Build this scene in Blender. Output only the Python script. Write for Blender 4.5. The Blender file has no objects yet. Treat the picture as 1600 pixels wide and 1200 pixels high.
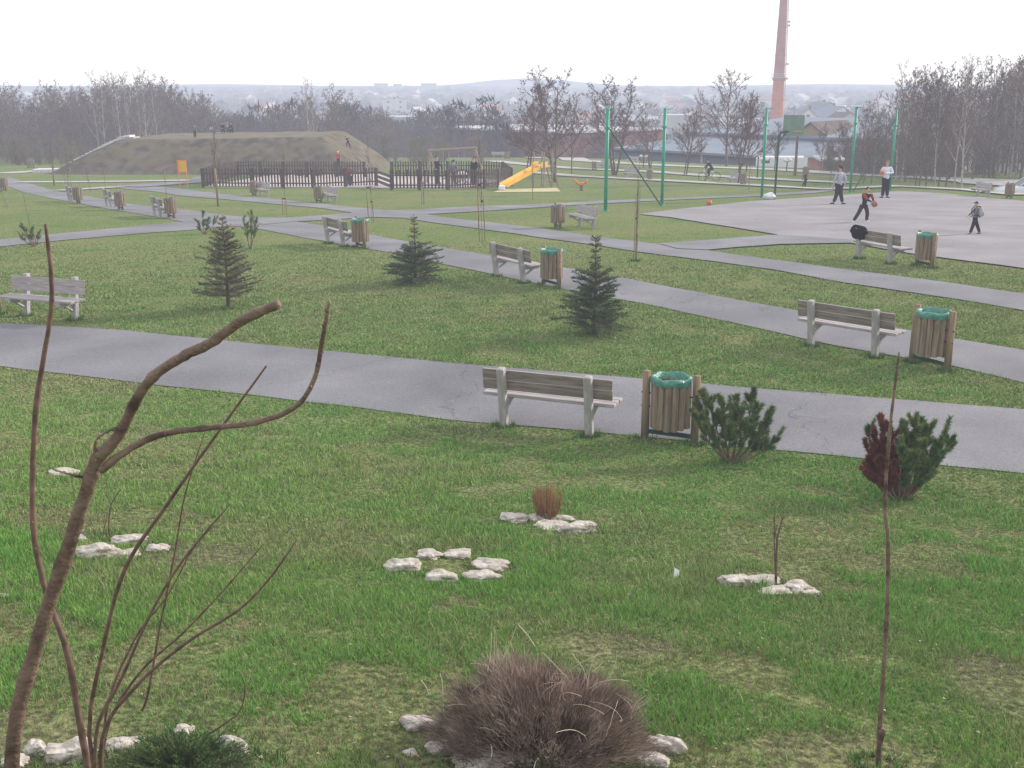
import bpy, bmesh, math, random
import numpy as np
from mathutils import Vector, Matrix
R = math.radians
random.seed(7)
rng = np.random.default_rng(7)
scene = bpy.context.scene
COL = scene.collection

# ---------------------------------------------------------------- camera model
CAM_H, PITCH, FPX = 4.4, R(15.2), 1700.0
def ray(px, py):
    cx, cy = (px - 800) / FPX, -(py - 600) / FPX
    return Vector((cx, math.cos(PITCH) + cy * math.sin(PITCH), -math.sin(PITCH) + cy * math.cos(PITCH)))

# ---------------------------------------------------------------- terrain height
_cy = [-60, 28, 35, 50, 65, 80, 100, 125, 145, 160, 200, 300, 600, 1200, 2000, 3500, 6000]
_cz = [0, 0, -.3, -1.0, -1.75, -2.4, -3.1, -3.9, -4.4, -5.2, -8.5, -13, -16, -14, -6, 6, 18]
_ty = np.arange(-60, 6000, 0.5)
_tz = np.interp(_ty, _cy, _cz)
_k = np.exp(-0.5 * (np.arange(-14, 15) / 5.0) ** 2); _k /= _k.sum()
_tz = np.convolve(np.pad(_tz, 14, mode='edge'), _k, mode='valid')
def hgt(x, y):
    x = np.asarray(x, float); y = np.asarray(y, float)
    z = np.interp(y, _ty, _tz)
    s = (x + 8.1) * -.336 + (y - 17.2) * -.942 - 0.25        # embankment rising towards the viewer
    s = np.minimum(s, 24.0)
    t = np.clip(s / 2.4, 0, 1)
    z = z + np.where(s > 0, .17 * np.where(s < 2.4, 1.2 * t * t, s - 1.2), 0)
    ye = np.clip(160 - 1.5 * np.maximum(x, 0), 104, 160)
    e = np.clip(y - ye, 0, 60)
    z = z - np.where(x > 0, np.clip(np.where(e < 10, .0075 * e * e, .15 * e - .75), 0, 5) * np.clip((420 - y) / 200, 0, 1), 0)
    q = np.minimum(np.minimum((x - 30.5) / 1.5, (y - 68.5) / 2.2), (84 - y) / 4)
    z = z - .62 * np.clip(q, 0, 1)      # sunken car park beyond the court
    return z
def h(x, y): return float(hgt(x, y))
def G(px, py, dz=0.0):
    """where the line of sight through a photo pixel meets the ground"""
    d = ray(px, py); t = 1.0; step = .25; prev = 0
    while t < 5000:
        p = d * t
        if CAM_H + p.z < h(p.x, p.y): break
        prev = t; t += step; step = max(.25, t * .01)
    a, b = prev, t
    for _ in range(30):
        m = (a + b) / 2; p = d * m
        if CAM_H + p.z < h(p.x, p.y): b = m
        else: a = m
    p = d * b
    return Vector((p.x, p.y, h(p.x, p.y) + dz))
def AT(px, py, Y):
    d = ray(px, py); d = d * (Y / d.y)
    return Vector((d.x, d.y, d.z + CAM_H))
def ZP(px, py, z):
    d = ray(px, py); d = d * ((z - CAM_H) / d.z)
    return Vector((d.x, d.y, z))
def HT(P, py):
    """height above point P that photo row py reaches"""
    d = ray(800, py); return CAM_H + d.z / d.y * P.y - P.z

def vnoise(x, y, sc, seed=0):
    x = np.asarray(x) / sc + 1000.3 + seed * 17.1; y = np.asarray(y) / sc + 1000.7 + seed * 9.7
    ix = np.floor(x).astype(np.int64); iy = np.floor(y).astype(np.int64)
    fx = x - ix; fy = y - iy
    fx = fx * fx * (3 - 2 * fx); fy = fy * fy * (3 - 2 * fy)
    def hs(a, b):
        v = np.sin(a * 127.1 + b * 311.7 + seed * 74.7) * 43758.5453
        return v - np.floor(v)
    return (hs(ix, iy) * (1 - fx) * (1 - fy) + hs(ix + 1, iy) * fx * (1 - fy) +
            hs(ix, iy + 1) * (1 - fx) * fy + hs(ix + 1, iy + 1) * fx * fy)
def fbm(x, y, sc, seed=0, o=3):
    s = 0; a = 1; t = 0
    for i in range(o):
        s = s + a * vnoise(x, y, sc / 2 ** i, seed + i * 5); t += a; a *= .55
    return s / t

# ---------------------------------------------------------------- materials
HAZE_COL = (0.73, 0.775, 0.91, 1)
def haze_group():  # haze painted into each surface as emission, growing with world Y
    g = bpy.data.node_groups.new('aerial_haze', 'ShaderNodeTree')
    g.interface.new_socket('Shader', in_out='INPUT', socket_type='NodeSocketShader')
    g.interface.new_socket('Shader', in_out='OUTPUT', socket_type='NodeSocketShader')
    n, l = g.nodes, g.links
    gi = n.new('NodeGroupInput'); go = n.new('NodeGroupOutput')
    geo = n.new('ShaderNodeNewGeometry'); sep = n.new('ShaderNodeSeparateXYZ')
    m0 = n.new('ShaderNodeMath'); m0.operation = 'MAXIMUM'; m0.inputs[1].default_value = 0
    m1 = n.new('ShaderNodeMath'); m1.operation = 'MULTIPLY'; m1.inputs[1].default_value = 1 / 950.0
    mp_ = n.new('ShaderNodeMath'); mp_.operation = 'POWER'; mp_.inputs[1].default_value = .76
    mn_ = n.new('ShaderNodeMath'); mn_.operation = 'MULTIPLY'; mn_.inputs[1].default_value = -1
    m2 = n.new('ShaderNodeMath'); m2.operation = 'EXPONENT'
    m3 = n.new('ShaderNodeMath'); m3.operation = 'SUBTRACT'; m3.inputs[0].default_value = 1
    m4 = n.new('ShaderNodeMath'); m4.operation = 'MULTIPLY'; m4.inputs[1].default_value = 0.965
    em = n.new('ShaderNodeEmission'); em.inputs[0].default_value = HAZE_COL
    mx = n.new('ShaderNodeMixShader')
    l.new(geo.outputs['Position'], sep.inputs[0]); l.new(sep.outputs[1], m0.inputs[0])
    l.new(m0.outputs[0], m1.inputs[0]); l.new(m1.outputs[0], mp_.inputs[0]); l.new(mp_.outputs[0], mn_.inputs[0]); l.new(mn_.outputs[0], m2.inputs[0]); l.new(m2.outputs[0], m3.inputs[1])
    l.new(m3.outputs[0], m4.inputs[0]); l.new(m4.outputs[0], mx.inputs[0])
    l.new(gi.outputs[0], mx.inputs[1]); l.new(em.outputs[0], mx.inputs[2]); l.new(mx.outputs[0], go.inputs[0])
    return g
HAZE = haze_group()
def c4(c): return (c[0], c[1], c[2], 1)
def mat(name, c1, c2=None, scale=8, rough=.8, detail=4, stretch=(1, 1, 1), bump=0, bscale=40, coords='Object', vcol=False, c3=None, sc3=2, metal=0, spec=.2, thin=False, contrast=(.35, .65)):
    m = bpy.data.materials.new(name); m.use_nodes = True
    m.cycles.emission_sampling = 'NONE'
    n, l = m.node_tree.nodes, m.node_tree.links; n.clear()
    out = n.new('ShaderNodeOutputMaterial'); bs = n.new('ShaderNodeBsdfPrincipled')
    bs.inputs['Roughness'].default_value = rough; bs.inputs['Metallic'].default_value = metal
    bs.inputs['Specular IOR Level'].default_value = spec
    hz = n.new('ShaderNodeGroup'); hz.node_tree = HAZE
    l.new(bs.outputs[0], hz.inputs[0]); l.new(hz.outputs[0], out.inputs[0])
    tc = n.new('ShaderNodeTexCoord')
    mp = n.new('ShaderNodeMapping'); mp.inputs['Scale'].default_value = stretch
    if coords == 'World':
        ge = n.new('ShaderNodeNewGeometry'); l.new(ge.outputs['Position'], mp.inputs[0])
    else: l.new(tc.outputs[coords], mp.inputs[0])
    cur = None
    if vcol:
        a = n.new('ShaderNodeVertexColor'); a.layer_name = 'Col'; cur = a.outputs[0]
    elif c2 is None:
        rgb = n.new('ShaderNodeRGB'); rgb.outputs[0].default_value = c4(c1); cur = rgb.outputs[0]
    else:
        no = n.new('ShaderNodeTexNoise'); no.inputs['Scale'].default_value = scale; no.inputs['Detail'].default_value = detail
        l.new(mp.outputs[0], no.inputs[0])
        mr = n.new('ShaderNodeMapRange'); mr.inputs[1].default_value = contrast[0]; mr.inputs[2].default_value = contrast[1]
        l.new(no.outputs[0], mr.inputs[0])
        mi = n.new('ShaderNodeMix'); mi.data_type = 'RGBA'; mi.inputs[6].default_value = c4(c1); mi.inputs[7].default_value = c4(c2)
        l.new(mr.outputs[0], mi.inputs[0]); cur = mi.outputs[2]
        if c3 is not None:
            n2 = n.new('ShaderNodeTexNoise'); n2.inputs['Scale'].default_value = sc3; n2.inputs['Detail'].default_value = 3
            l.new(mp.outputs[0], n2.inputs[0])
            r2 = n.new('ShaderNodeMapRange'); r2.inputs[1].default_value = .48; r2.inputs[2].default_value = .68
            l.new(n2.outputs[0], r2.inputs[0])
            x2 = n.new('ShaderNodeMix'); x2.data_type = 'RGBA'; x2.inputs[7].default_value = c4(c3)
            l.new(r2.outputs[0], x2.inputs[0]); l.new(cur, x2.inputs[6]); cur = x2.outputs[2]
    l.new(cur, bs.inputs['Base Color'])
    if bump:
        nb = n.new('ShaderNodeTexNoise'); nb.inputs['Scale'].default_value = bscale; nb.inputs['Detail'].default_value = 5
        l.new(mp.outputs[0], nb.inputs[0])
        b = n.new('ShaderNodeBump'); b.inputs['Strength'].default_value = min(1, bump); b.inputs['Distance'].default_value = .02
        l.new(nb.outputs[0], b.inputs['Height']); l.new(b.outputs[0], bs.inputs['Normal'])
    return m

def lawn_material():
    m = mat('lawn_grass', (.1, .13, .05), (.2, .2, .1), scale=1)
    n, l = m.node_tree.nodes, m.node_tree.links
    bs = [x for x in n if x.type == 'BSDF_PRINCIPLED'][0]
    ge = n.new('ShaderNodeNewGeometry'); 
    def noise(sc, det, lo, hi, st=(1, 1, 1)):
        mp = n.new('ShaderNodeMapping'); mp.inputs['Scale'].default_value = st
        l.new(ge.outputs['Position'], mp.inputs[0])
        t = n.new('ShaderNodeTexNoise'); t.inputs['Scale'].default_value = sc; t.inputs['Detail'].default_value = det
        l.new(mp.outputs[0], t.inputs[0])
        r = n.new('ShaderNodeMapRange'); r.inputs[1].default_value = lo; r.inputs[2].default_value = hi
        l.new(t.outputs[0], r.inputs[0]); return r.outputs[0], t.outputs[0]
    def mix(f, a, b):
        x = n.new('ShaderNodeMix'); x.data_type = 'RGBA'; l.new(f, x.inputs[0])
        for s, v in ((6, a), (7, b)):
            if isinstance(v, tuple): x.inputs[s].default_value = c4(v)
            else: l.new(v, x.inputs[s])
        return x.outputs[2]
    f1, _ = noise(.22, 5, .38, .66)
    f2, _ = noise(1.6, 7, .45, .85)
    f3, raw = noise(20, 10, .38, .64)
    f4, _ = noise(.55, 4, .6, .72)
    a = mix(f1, (.15, .215, .072), (.21, .23, .10))
    b = mix(f2, a, (.215, .22, .12))
    c = mix(f4, b, (.105, .19, .06))
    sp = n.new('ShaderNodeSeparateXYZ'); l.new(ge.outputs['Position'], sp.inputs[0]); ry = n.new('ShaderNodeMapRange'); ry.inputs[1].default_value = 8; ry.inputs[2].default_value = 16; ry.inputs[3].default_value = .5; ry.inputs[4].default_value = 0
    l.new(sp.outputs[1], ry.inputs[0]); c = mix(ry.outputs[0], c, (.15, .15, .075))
    x = n.new('ShaderNodeMix'); x.data_type = 'RGBA'; x.blend_type = 'MULTIPLY'; x.inputs[0].default_value = 1
    v = n.new('ShaderNodeMapRange'); v.inputs[3].default_value = .45; v.inputs[4].default_value = 1.3
    l.new(f3, v.inputs[0]); l.new(c, x.inputs[6])
    cc = n.new('ShaderNodeCombineColor')
    for i in range(3): l.new(v.outputs[0], cc.inputs[i])
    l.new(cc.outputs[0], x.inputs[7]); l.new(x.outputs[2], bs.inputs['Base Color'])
    bp = n.new('ShaderNodeBump'); bp.inputs['Strength'].default_value = .8; bp.inputs['Distance'].default_value = .06
    l.new(raw, bp.inputs['Height']); l.new(bp.outputs[0], bs.inputs['Normal'])
    bs.inputs['Roughness'].default_value = 1; bs.inputs['Specular IOR Level'].default_value = 0
    return m
def asphalt_material():
    m = mat('asphalt_surface', (.158, .158, .176), (.225, .224, .244), scale=.5, coords='World', rough=.9, bump=.5, bscale=60, contrast=(.3, .7))
    n, l = m.node_tree.nodes, m.node_tree.links
    bs = [x for x in n if x.type == 'BSDF_PRINCIPLED'][0]
    src = bs.inputs['Base Color'].links[0].from_socket
    ge = n.new('ShaderNodeNewGeometry'); t = n.new('ShaderNodeTexNoise'); t.inputs['Scale'].default_value = 45; t.inputs['Detail'].default_value = 3
    l.new(ge.outputs['Position'], t.inputs[0])
    v = n.new('ShaderNodeMapRange'); v.inputs[1].default_value = .3; v.inputs[2].default_value = .7; v.inputs[3].default_value = .8; v.inputs[4].default_value = 1.18
    l.new(t.outputs[0], v.inputs[0])
    t2 = n.new('ShaderNodeTexNoise'); t2.inputs['Scale'].default_value = 1.3; t2.inputs['Detail'].default_value = 8; t2.inputs['Roughness'].default_value = .75
    l.new(ge.outputs['Position'], t2.inputs[0])
    w = n.new('ShaderNodeMapRange'); w.inputs[1].default_value = .62; w.inputs[2].default_value = .8; w.inputs[3].default_value = 1; w.inputs[4].default_value = 1.35
    l.new(t2.outputs[0], w.inputs[0])
    mm = n.new('ShaderNodeMath'); mm.operation = 'MULTIPLY'; l.new(v.outputs[0], mm.inputs[0]); l.new(w.outputs[0], mm.inputs[1])
    vm = n.new('ShaderNodeVectorMath'); vm.operation = 'SCALE'; l.new(src, vm.inputs[0]); l.new(mm.outputs[0], vm.inputs['Scale'])
    vo = n.new('ShaderNodeTexVoronoi'); vo.feature = 'DISTANCE_TO_EDGE'; vo.inputs['Scale'].default_value = .16
    dn = n.new('ShaderNodeTexNoise'); dn.inputs['Scale'].default_value = .9; dn.inputs['Detail'].default_value = 6
    l.new(ge.outputs['Position'], dn.inputs[0]); dm = n.new('ShaderNodeVectorMath'); dm.operation = 'SCALE'; dm.inputs['Scale'].default_value = 2.2; l.new(dn.outputs[1], dm.inputs[0])
    da = n.new('ShaderNodeVectorMath'); da.operation = 'ADD'; l.new(ge.outputs['Position'], da.inputs[0]); l.new(dm.outputs[0], da.inputs[1]); l.new(da.outputs[0], vo.inputs['Vector'])
    cr_ = n.new('ShaderNodeMapRange'); cr_.inputs[1].default_value = .0008; cr_.inputs[2].default_value = .003; cr_.inputs[3].default_value = .68; cr_.inputs[4].default_value = 1; l.new(vo.outputs[0], cr_.inputs[0])
    ft = n.new('ShaderNodeTexNoise'); ft.inputs['Scale'].default_value = .35; ft.inputs['Detail'].default_value = 5; l.new(ge.outputs['Position'], ft.inputs[0])
    fr = n.new('ShaderNodeMapRange'); fr.inputs[1].default_value = .35; fr.inputs[2].default_value = .65; fr.inputs[3].default_value = .88; fr.inputs[4].default_value = 1.10; l.new(ft.outputs[0], fr.inputs[0])
    m2 = n.new('ShaderNodeMath'); m2.operation = 'MULTIPLY'; l.new(cr_.outputs[0], m2.inputs[0]); l.new(fr.outputs[0], m2.inputs[1])
    v2 = n.new('ShaderNodeVectorMath'); v2.operation = 'SCALE'; l.new(vm.outputs[0], v2.inputs[0]); l.new(m2.outputs[0], v2.inputs['Scale'])
    l.new(v2.outputs[0], bs.inputs['Base Color']); return m

M = {}
M['lawn'] = lawn_material()
M['asphalt'] = asphalt_material()
M['court'] = asphalt_material(); M['court'].name = 'court_surface'
for q_ in M['court'].node_tree.nodes:
    if q_.type == 'MIX': q_.inputs[6].default_value = (.222, .212, .228, 1); q_.inputs[7].default_value = (.268, .256, .274, 1)
M['blade'] = mat('grass_blade', (0, 0, 0), vcol=True, rough=.75, spec=.15)
M['mound'] = mat('mound_turf', (.085, .073, .055), (.165, .14, .11), scale=1.1, coords='World', rough=1, bump=1, bscale=3, c3=(.15, .135, .085), sc3=.5, spec=0)
M['moundtop'] = mat('mound_top_turf', (.15, .135, .10), (.20, .175, .135), scale=.6, coords='World', rough=1, spec=0)
M['dry'] = mat('dry_meadow', (.22, .19, .12), (.30, .25, .19), scale=.3, coords='World', rough=1, bump=1, bscale=2, c3=(.14, .15, .08), sc3=.1, spec=0)
M['soil'] = mat('bare_soil', (.13, .10, .085), (.26, .21, .18), scale=22, coords='World', rough=1, bump=1, bscale=60, spec=0)
M['sand'] = mat('pale_sand', (.42, .37, .36), (.50, .45, .43), scale=2, coords='World', rough=1)
M['gravel'] = mat('gravel', (.34, .33, .32), (.42, .40, .39), scale=2, coords='World', rough=1)
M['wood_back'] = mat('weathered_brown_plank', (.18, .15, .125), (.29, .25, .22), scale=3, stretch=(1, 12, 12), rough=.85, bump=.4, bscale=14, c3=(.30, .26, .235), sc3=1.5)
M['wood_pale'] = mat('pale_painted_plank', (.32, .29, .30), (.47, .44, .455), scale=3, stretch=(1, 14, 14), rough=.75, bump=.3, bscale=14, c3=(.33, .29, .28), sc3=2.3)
M['post_pale'] = mat('pale_grey_post', (.33, .32, .33), (.47, .46, .465), scale=4, stretch=(9, 9, 1.5), rough=.75, bump=.3, bscale=14, c3=(.33, .31, .28), sc3=1.2)
M['log'] = mat('round_timber', (.17, .115, .065), (.33, .24, .15), scale=2.2, stretch=(8, 8, 1), rough=.8, bump=.4, bscale=10, c3=(.25, .20, .16), sc3=2)
M['stave'] = mat('half_log_stave', (.16, .12, .085), (.36, .28, .20), scale=2.2, stretch=(8, 8, 1), rough=.8, bump=.4, bscale=10, c3=(.21, .175, .14), sc3=2)
M['liner'] = mat('green_plastic_liner', (.035, .19, .135), (.11, .31, .245), scale=14, rough=.35, spec=.5, bump=.8, bscale=20)
M['darkgreen'] = mat('dark_green_steel', (.025, .065, .045), (.04, .09, .06), scale=6, rough=.5)
M['bolt'] = mat('dark_bolt', (.05, .045, .04), rough=.5, metal=.6)
M['greenpole'] = mat('green_painted_steel', (.015, .26, .15), (.03, .33, .21), scale=3, rough=.5, spec=.4)
M['galv'] = mat('galvanised_steel', (.45, .46, .45), (.55, .56, .56), scale=8, rough=.5, metal=.3)
M['bark'] = mat('brown_bark', (.10, .07, .055), (.20, .15, .12), scale=8, stretch=(1, 1, .4), rough=.9, bump=.5, bscale=12)
M['branch'] = mat('red_brown_branch', (.075, .045, .036), (.21, .14, .11), scale=16, rough=.6, bump=.5, bscale=70, c3=(.27, .21, .15), sc3=6, spec=.3)
M['twig_red'] = mat('reddish_shoot', (.085, .05, .04), (.19, .115, .09), scale=20, rough=.55, spec=.3)
M['twig'] = mat('bare_twigs', (.14, .11, .10), (.23, .18, .165), scale=.6, rough=1, spec=0)
M['twigp'] = mat('purple_twigs', (.12, .075, .07), (.20, .13, .125), scale=.6, rough=1, spec=0)
M['twigy'] = mat('olive_twigs', (.17, .15, .09), (.26, .22, .15), scale=.6, rough=1, spec=0)
M['birchbark'] = mat('birch_bark', (.38, .35, .32), (.16, .13, .12), scale=3, stretch=(1, 1, 3), rough=.8, contrast=(.45, .7))
M['farwood'] = mat('far_treetops', (.075, .058, .068), (.14, .105, .105), scale=.05, coords='World', rough=1, spec=0)
M['farwood2'] = mat('far_evergreens', (.045, .06, .05), (.09, .095, .07), scale=.05, coords='World', rough=1, spec=0)
M['spruce'] = mat('spruce_needles', (.05, .095, .045), (.13, .19, .095), scale=5, rough=.9, spec=.1)
M['spruce_brown'] = mat('bronzed_spruce_needles', (.085, .095, .055), (.17, .165, .10), scale=5, rough=.9, spec=.1)
M['pine'] = mat('pine_needles', (.08, .14, .05), (.22, .30, .12), scale=9, rough=.85, spec=.15)
M['pine_dead'] = mat('dead_red_needles', (.13, .04, .03), (.24, .09, .06), scale=9, rough=.9, spec=.1)
M['pine_stem'] = mat('pine_stem', (.15, .10, .07), (.26, .19, .15), scale=12, rough=.9)
M['heather'] = mat('brown_dry_heather', (.15, .108, .088), (.44, .345, .29), scale=7, rough=1, spec=0, detail=6)
M['ginger'] = mat('ginger_dry_stems', (.26, .13, .07), (.40, .23, .14), scale=9, rough=.9, spec=0)
M['straw'] = mat('pale_straw', (.50, .42, .30), (.66, .57, .44), scale=9, rough=.8)
M['juniper'] = mat('juniper_foliage', (.06, .12, .045), (.15, .22, .085), scale=9, rough=.9, spec=.1)
M['stone'] = mat('pale_limestone', (.36, .32, .28), (.72, .68, .64), scale=5, rough=.9, bump=1, bscale=16, c3=(.26, .22, .18), sc3=9, detail=8)
M['picket'] = mat('dark_brown_picket', (.055, .035, .03), (.10, .07, .06), scale=5, rough=.8)
M['yellow'] = mat('yellow_plastic', (.68, .36, .02), (.76, .44, .04), scale=2, rough=.4, spec=.4)
M['orange'] = mat('orange_paint', (.70, .20, .03), (.75, .26, .05), scale=3, rough=.5)
M['white'] = mat('white_paint', (.78, .78, .80), (.70, .70, .72), scale=3, rough=.5)
M['playwood'] = mat('playground_timber', (.25, .19, .14), (.36, .29, .23), scale=3, stretch=(6, 6, 1), rough=.8)
M['brick'] = mat('red_brick_chimney', (.46, .13, .06), (.54, .19, .10), scale=.6, coords='World', stretch=(1, 1, 3), rough=.95)
M['brick_dark'] = mat('sooty_brick', (.34, .14, .11), (.42, .20, .16), scale=.5, coords='World', rough=.95)
M['brickwall'] = mat('red_brick_wall', (.16, .07, .06), (.22, .105, .09), scale=.5, coords='World', rough=.95)
M['metal_roof'] = mat('grey_blue_sheet_roof', (.13, .17, .235), (.19, .225, .28), scale=.15, coords='World', rough=.6, c3=(.20, .23, .28), sc3=.4)
M['metal_wall'] = mat('grey_blue_cladding', (.09, .105, .14), (.13, .145, .18), scale=.2, coords='World', rough=.7)
M['roof_white'] = mat('white_flat_roof', (.42, .43, .46), (.50, .50, .53), scale=.2, coords='World', rough=.6)
M['roof_red'] = mat('red_tile_roof', (.24, .085, .06), (.32, .13, .095), scale=.5, coords='World', rough=.9)
M['roof_brown'] = mat('brown_tile_roof', (.075, .052, .045), (.12, .085, .075), scale=.5, coords='World', rough=.9)
M['roof_grey'] = mat('grey_roof', (.15, .155, .17), (.22, .225, .24), scale=.5, coords='World', rough=.9)
M['wall_cream'] = mat('cream_render', (.62, .56, .46), (.70, .64, .55), scale=.4, coords='World', rough=.9)
M['wall_white'] = mat('white_render', (.52, .51, .50), (.60, .59, .57), scale=.4, coords='World', rough=.9)
M['wall_grey'] = mat('grey_render', (.36, .35, .34), (.44, .43, .42), scale=.4, coords='World', rough=.9)
M['wall_yellow'] = mat('ochre_render', (.30, .21, .10), (.36, .26, .13), scale=.4, coords='World', rough=.9)
M['glass'] = mat('dark_window_glass', (.05, .06, .08), rough=.15, spec=.6)
M['hills'] = mat('hazy_hillside', (.12, .16, .15), (.20, .22, .20), scale=.004, coords='World', rough=1)
M['town_ground'] = mat('valley_ground', (.11, .11, .08), (.20, .18, .15), scale=.012, coords='World', rough=1, detail=8, spec=0, c3=(.10, .14, .07), sc3=.006)
M['skin'] = mat('skin', (.55, .33, .25), rough=.6)
def cloth(name, c, k=.8): return mat(name, c, tuple(v * k for v in c), scale=9, rough=.95, spec=0)
M['c_white'] = cloth('white_cloth', (.72, .74, .80)); M['c_grey'] = cloth('light_grey_cloth', (.44, .45, .53))
M['c_mid'] = cloth('mid_grey_cloth', (.20, .18, .21)); M['c_dark'] = cloth('dark_cloth', (.035, .035, .045))
M['c_black'] = cloth('black_cloth', (.018, .017, .022)); M['c_red'] = cloth('red_cloth', (.50, .04, .05))
M['c_maroon'] = cloth('maroon_cloth', (.12, .02, .025)); M['c_denim'] = cloth('dark_denim', (.05, .055, .09))
M['c_redtrim'] = cloth('red_sleeve_cloth', (.38, .07, .06)); M['hair'] = cloth('dark_hair', (.04, .025, .02)); M['c_blond'] = cloth('light_hair', (.33, .22, .12))
M['ball'] = mat('basketball_rubber', (.62, .13, .05), (.70, .18, .07), scale=20, rough=.6)
M['ball_brown'] = mat('worn_basketball', (.32, .13, .08), (.38, .17, .11), scale=20, rough=.6)
M['rubber'] = mat('black_rubber', (.03, .03, .03), rough=.8)
M['carpaint'] = mat('silver_car_paint', (.66, .68, .72), rough=.25, spec=.6)
M['board'] = mat('green_backboard', (.16, .24, .20), (.20, .28, .24), scale=3, rough=.6)

# ---------------------------------------------------------------- mesh builder
class MB:
    def __init__(s): s.v = []; s.f = []; s.mi = []; s.cur = 0
    def add(s, vs, fs):
        o = len(s.v); s.v += [tuple(v) for v in vs]; s.f += [tuple(i + o for i in f) for f in fs]; s.mi += [s.cur] * len(fs)
    def box(s, c, sz, rot=None, taper=1.0):
        c = Vector(c); a, b, d = sz[0] / 2, sz[1] / 2, sz[2] / 2
        vs = []
        for z in (-1, 1):
            k = taper if z > 0 else 1
            for x, y in ((-1, -1), (1, -1), (1, 1), (-1, 1)):
                v = Vector((x * a * k, y * b * k, z * d))
                if rot is not None: v = rot @ v
                vs.append(v + c)
        s.add(vs, [(0, 3, 2, 1), (4, 5, 6, 7), (0, 1, 5, 4), (1, 2, 6, 5), (2, 3, 7, 6), (3, 0, 4, 7)])
    def bbox(s, c, sz, bev=.008, rot=None):
        bm = bmesh.new(); bmesh.ops.create_cube(bm, size=1)
        for v in bm.verts: v.co = Vector((v.co.x * sz[0], v.co.y * sz[1], v.co.z * sz[2]))
        bmesh.ops.bevel(bm, geom=bm.edges[:], offset=bev, segments=1, affect='EDGES')
        bm.verts.index_update()
        s.add([(rot @ v.co if rot is not None else v.co) + Vector(c) for v in bm.verts], [[v.index for v in f.verts] for f in bm.faces]); bm.free()
    def tube(s, pts, rad, n=6, cap=True):
        pts = [Vector(p) for p in pts]
        if not hasattr(rad, '__len__'): rad = [rad] * len(pts)
        vs = []; fs = []
        up = Vector((.13, .21, 1)).normalized(); prev = None
        for i, p in enumerate(pts):
            t = (pts[min(i + 1, len(pts) - 1)] - pts[max(i - 1, 0)])
            t = t.normalized() if t.length > 1e-9 else Vector((0, 0, 1))
            if prev is None:
                a = t.cross(up)
                if a.length < .1: a = t.cross(Vector((1, 0, 0)))
            else: a = prev - t * prev.dot(t)
            a.normalize(); prev = a; b = t.cross(a)
            for k in range(n):
                w = 2 * math.pi * k / n
                vs.append(p + (a * math.cos(w) + b * math.sin(w)) * rad[i])
        for i in range(len(pts) - 1):
            for k in range(n):
                k2 = (k + 1) % n
                fs.append((i * n + k, i * n + k2, (i + 1) * n + k2, (i + 1) * n + k))
        if cap and n > 2:
            fs.append(tuple(range(n - 1, -1, -1))); fs.append(tuple((len(pts) - 1) * n + k for k in range(n)))
        s.add(vs, fs)
    def cyl(s, c, r, z0, z1, n=12, r2=None):
        c = Vector(c); s.tube([c + Vector((0, 0, z0)), c + Vector((0, 0, z1))], [r, r2 if r2 is not None else r], n)
    def sph(s, c, r, n=10, m=7, sc=(1, 1, 1)):
        c = Vector(c); vs = [c + Vector((0, 0, r * sc[2]))]; fs = []
        for i in range(1, m):
            a = math.pi * i / m
            for k in range(n):
                w = 2 * math.pi * k / n
                vs.append(c + Vector((r * sc[0] * math.sin(a) * math.cos(w), r * sc[1] * math.sin(a) * math.sin(w), r * sc[2] * math.cos(a))))
        vs.append(c - Vector((0, 0, r * sc[2]))); L = len(vs) - 1
        for k in range(n):
            fs.append((0, 1 + k, 1 + (k + 1) % n)); fs.append((L, L - n + (k + 1) % n, L - n + k))
            for i in range(m - 2):
                a, b = 1 + i * n, 1 + (i + 1) * n
                fs.append((a + k, b + k, b + (k + 1) % n, a + (k + 1) % n))
        s.add(vs, fs)
    def lathe(s, prof, n=20, c=(0, 0, 0)):
        vs = []; fs = []
        for r, z in prof:
            for k in range(n):
                w = 2 * math.pi * k / n; vs.append((c[0] + r * math.cos(w), c[1] + r * math.sin(w), c[2] + z))
        for i in range(len(prof) - 1):
            for k in range(n): fs.append((i * n + k, i * n + (k + 1) % n, (i + 1) * n + (k + 1) % n, (i + 1) * n + k))
        s.add(vs, fs)
    def tri(s, a, b, c): s.add([a, b, c], [(0, 1, 2)])
    def blade(s, p, d, L, w):
        p = Vector(p); d = Vector(d).normalized()
        a = d.cross(Vector((random.uniform(-1, 1), random.uniform(-1, 1), random.uniform(-1, 1))))
        a = a.normalized() * w * .5
        s.add([p - a, p + a, p + d * L], [(0, 1, 2)])
    def build(s, name, m, parent=None, smooth=False):
        me = bpy.data.meshes.new(name); me.from_pydata(s.v, [], s.f); 
        for x in (m if isinstance(m, (list, tuple)) else [m]): me.materials.append(x)
        if isinstance(m, (list, tuple)): me.polygons.foreach_set('material_index', s.mi)
        if smooth: me.polygons.foreach_set('use_smooth', [True] * len(me.polygons))
        me.update()
        o = bpy.data.objects.new(name, me); COL.objects.link(o)
        if parent: o.parent = parent
        return o
def tag(o, label=None, cat=None, group=None, kind=None):
    if label: o['label'] = label
    if cat: o['category'] = cat
    if group: o['group'] = group
    if kind: o['kind'] = kind
    return o
def thing(name, label, cat, loc=(0, 0, 0), rz=0, group=None, scale=1):
    o = bpy.data.objects.new(name, None); COL.objects.link(o); o.location = loc; o.rotation_euler = (0, 0, rz); o.scale = (scale,) * 3
    o.empty_display_size = .1
    return tag(o, label, cat, group)
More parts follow.
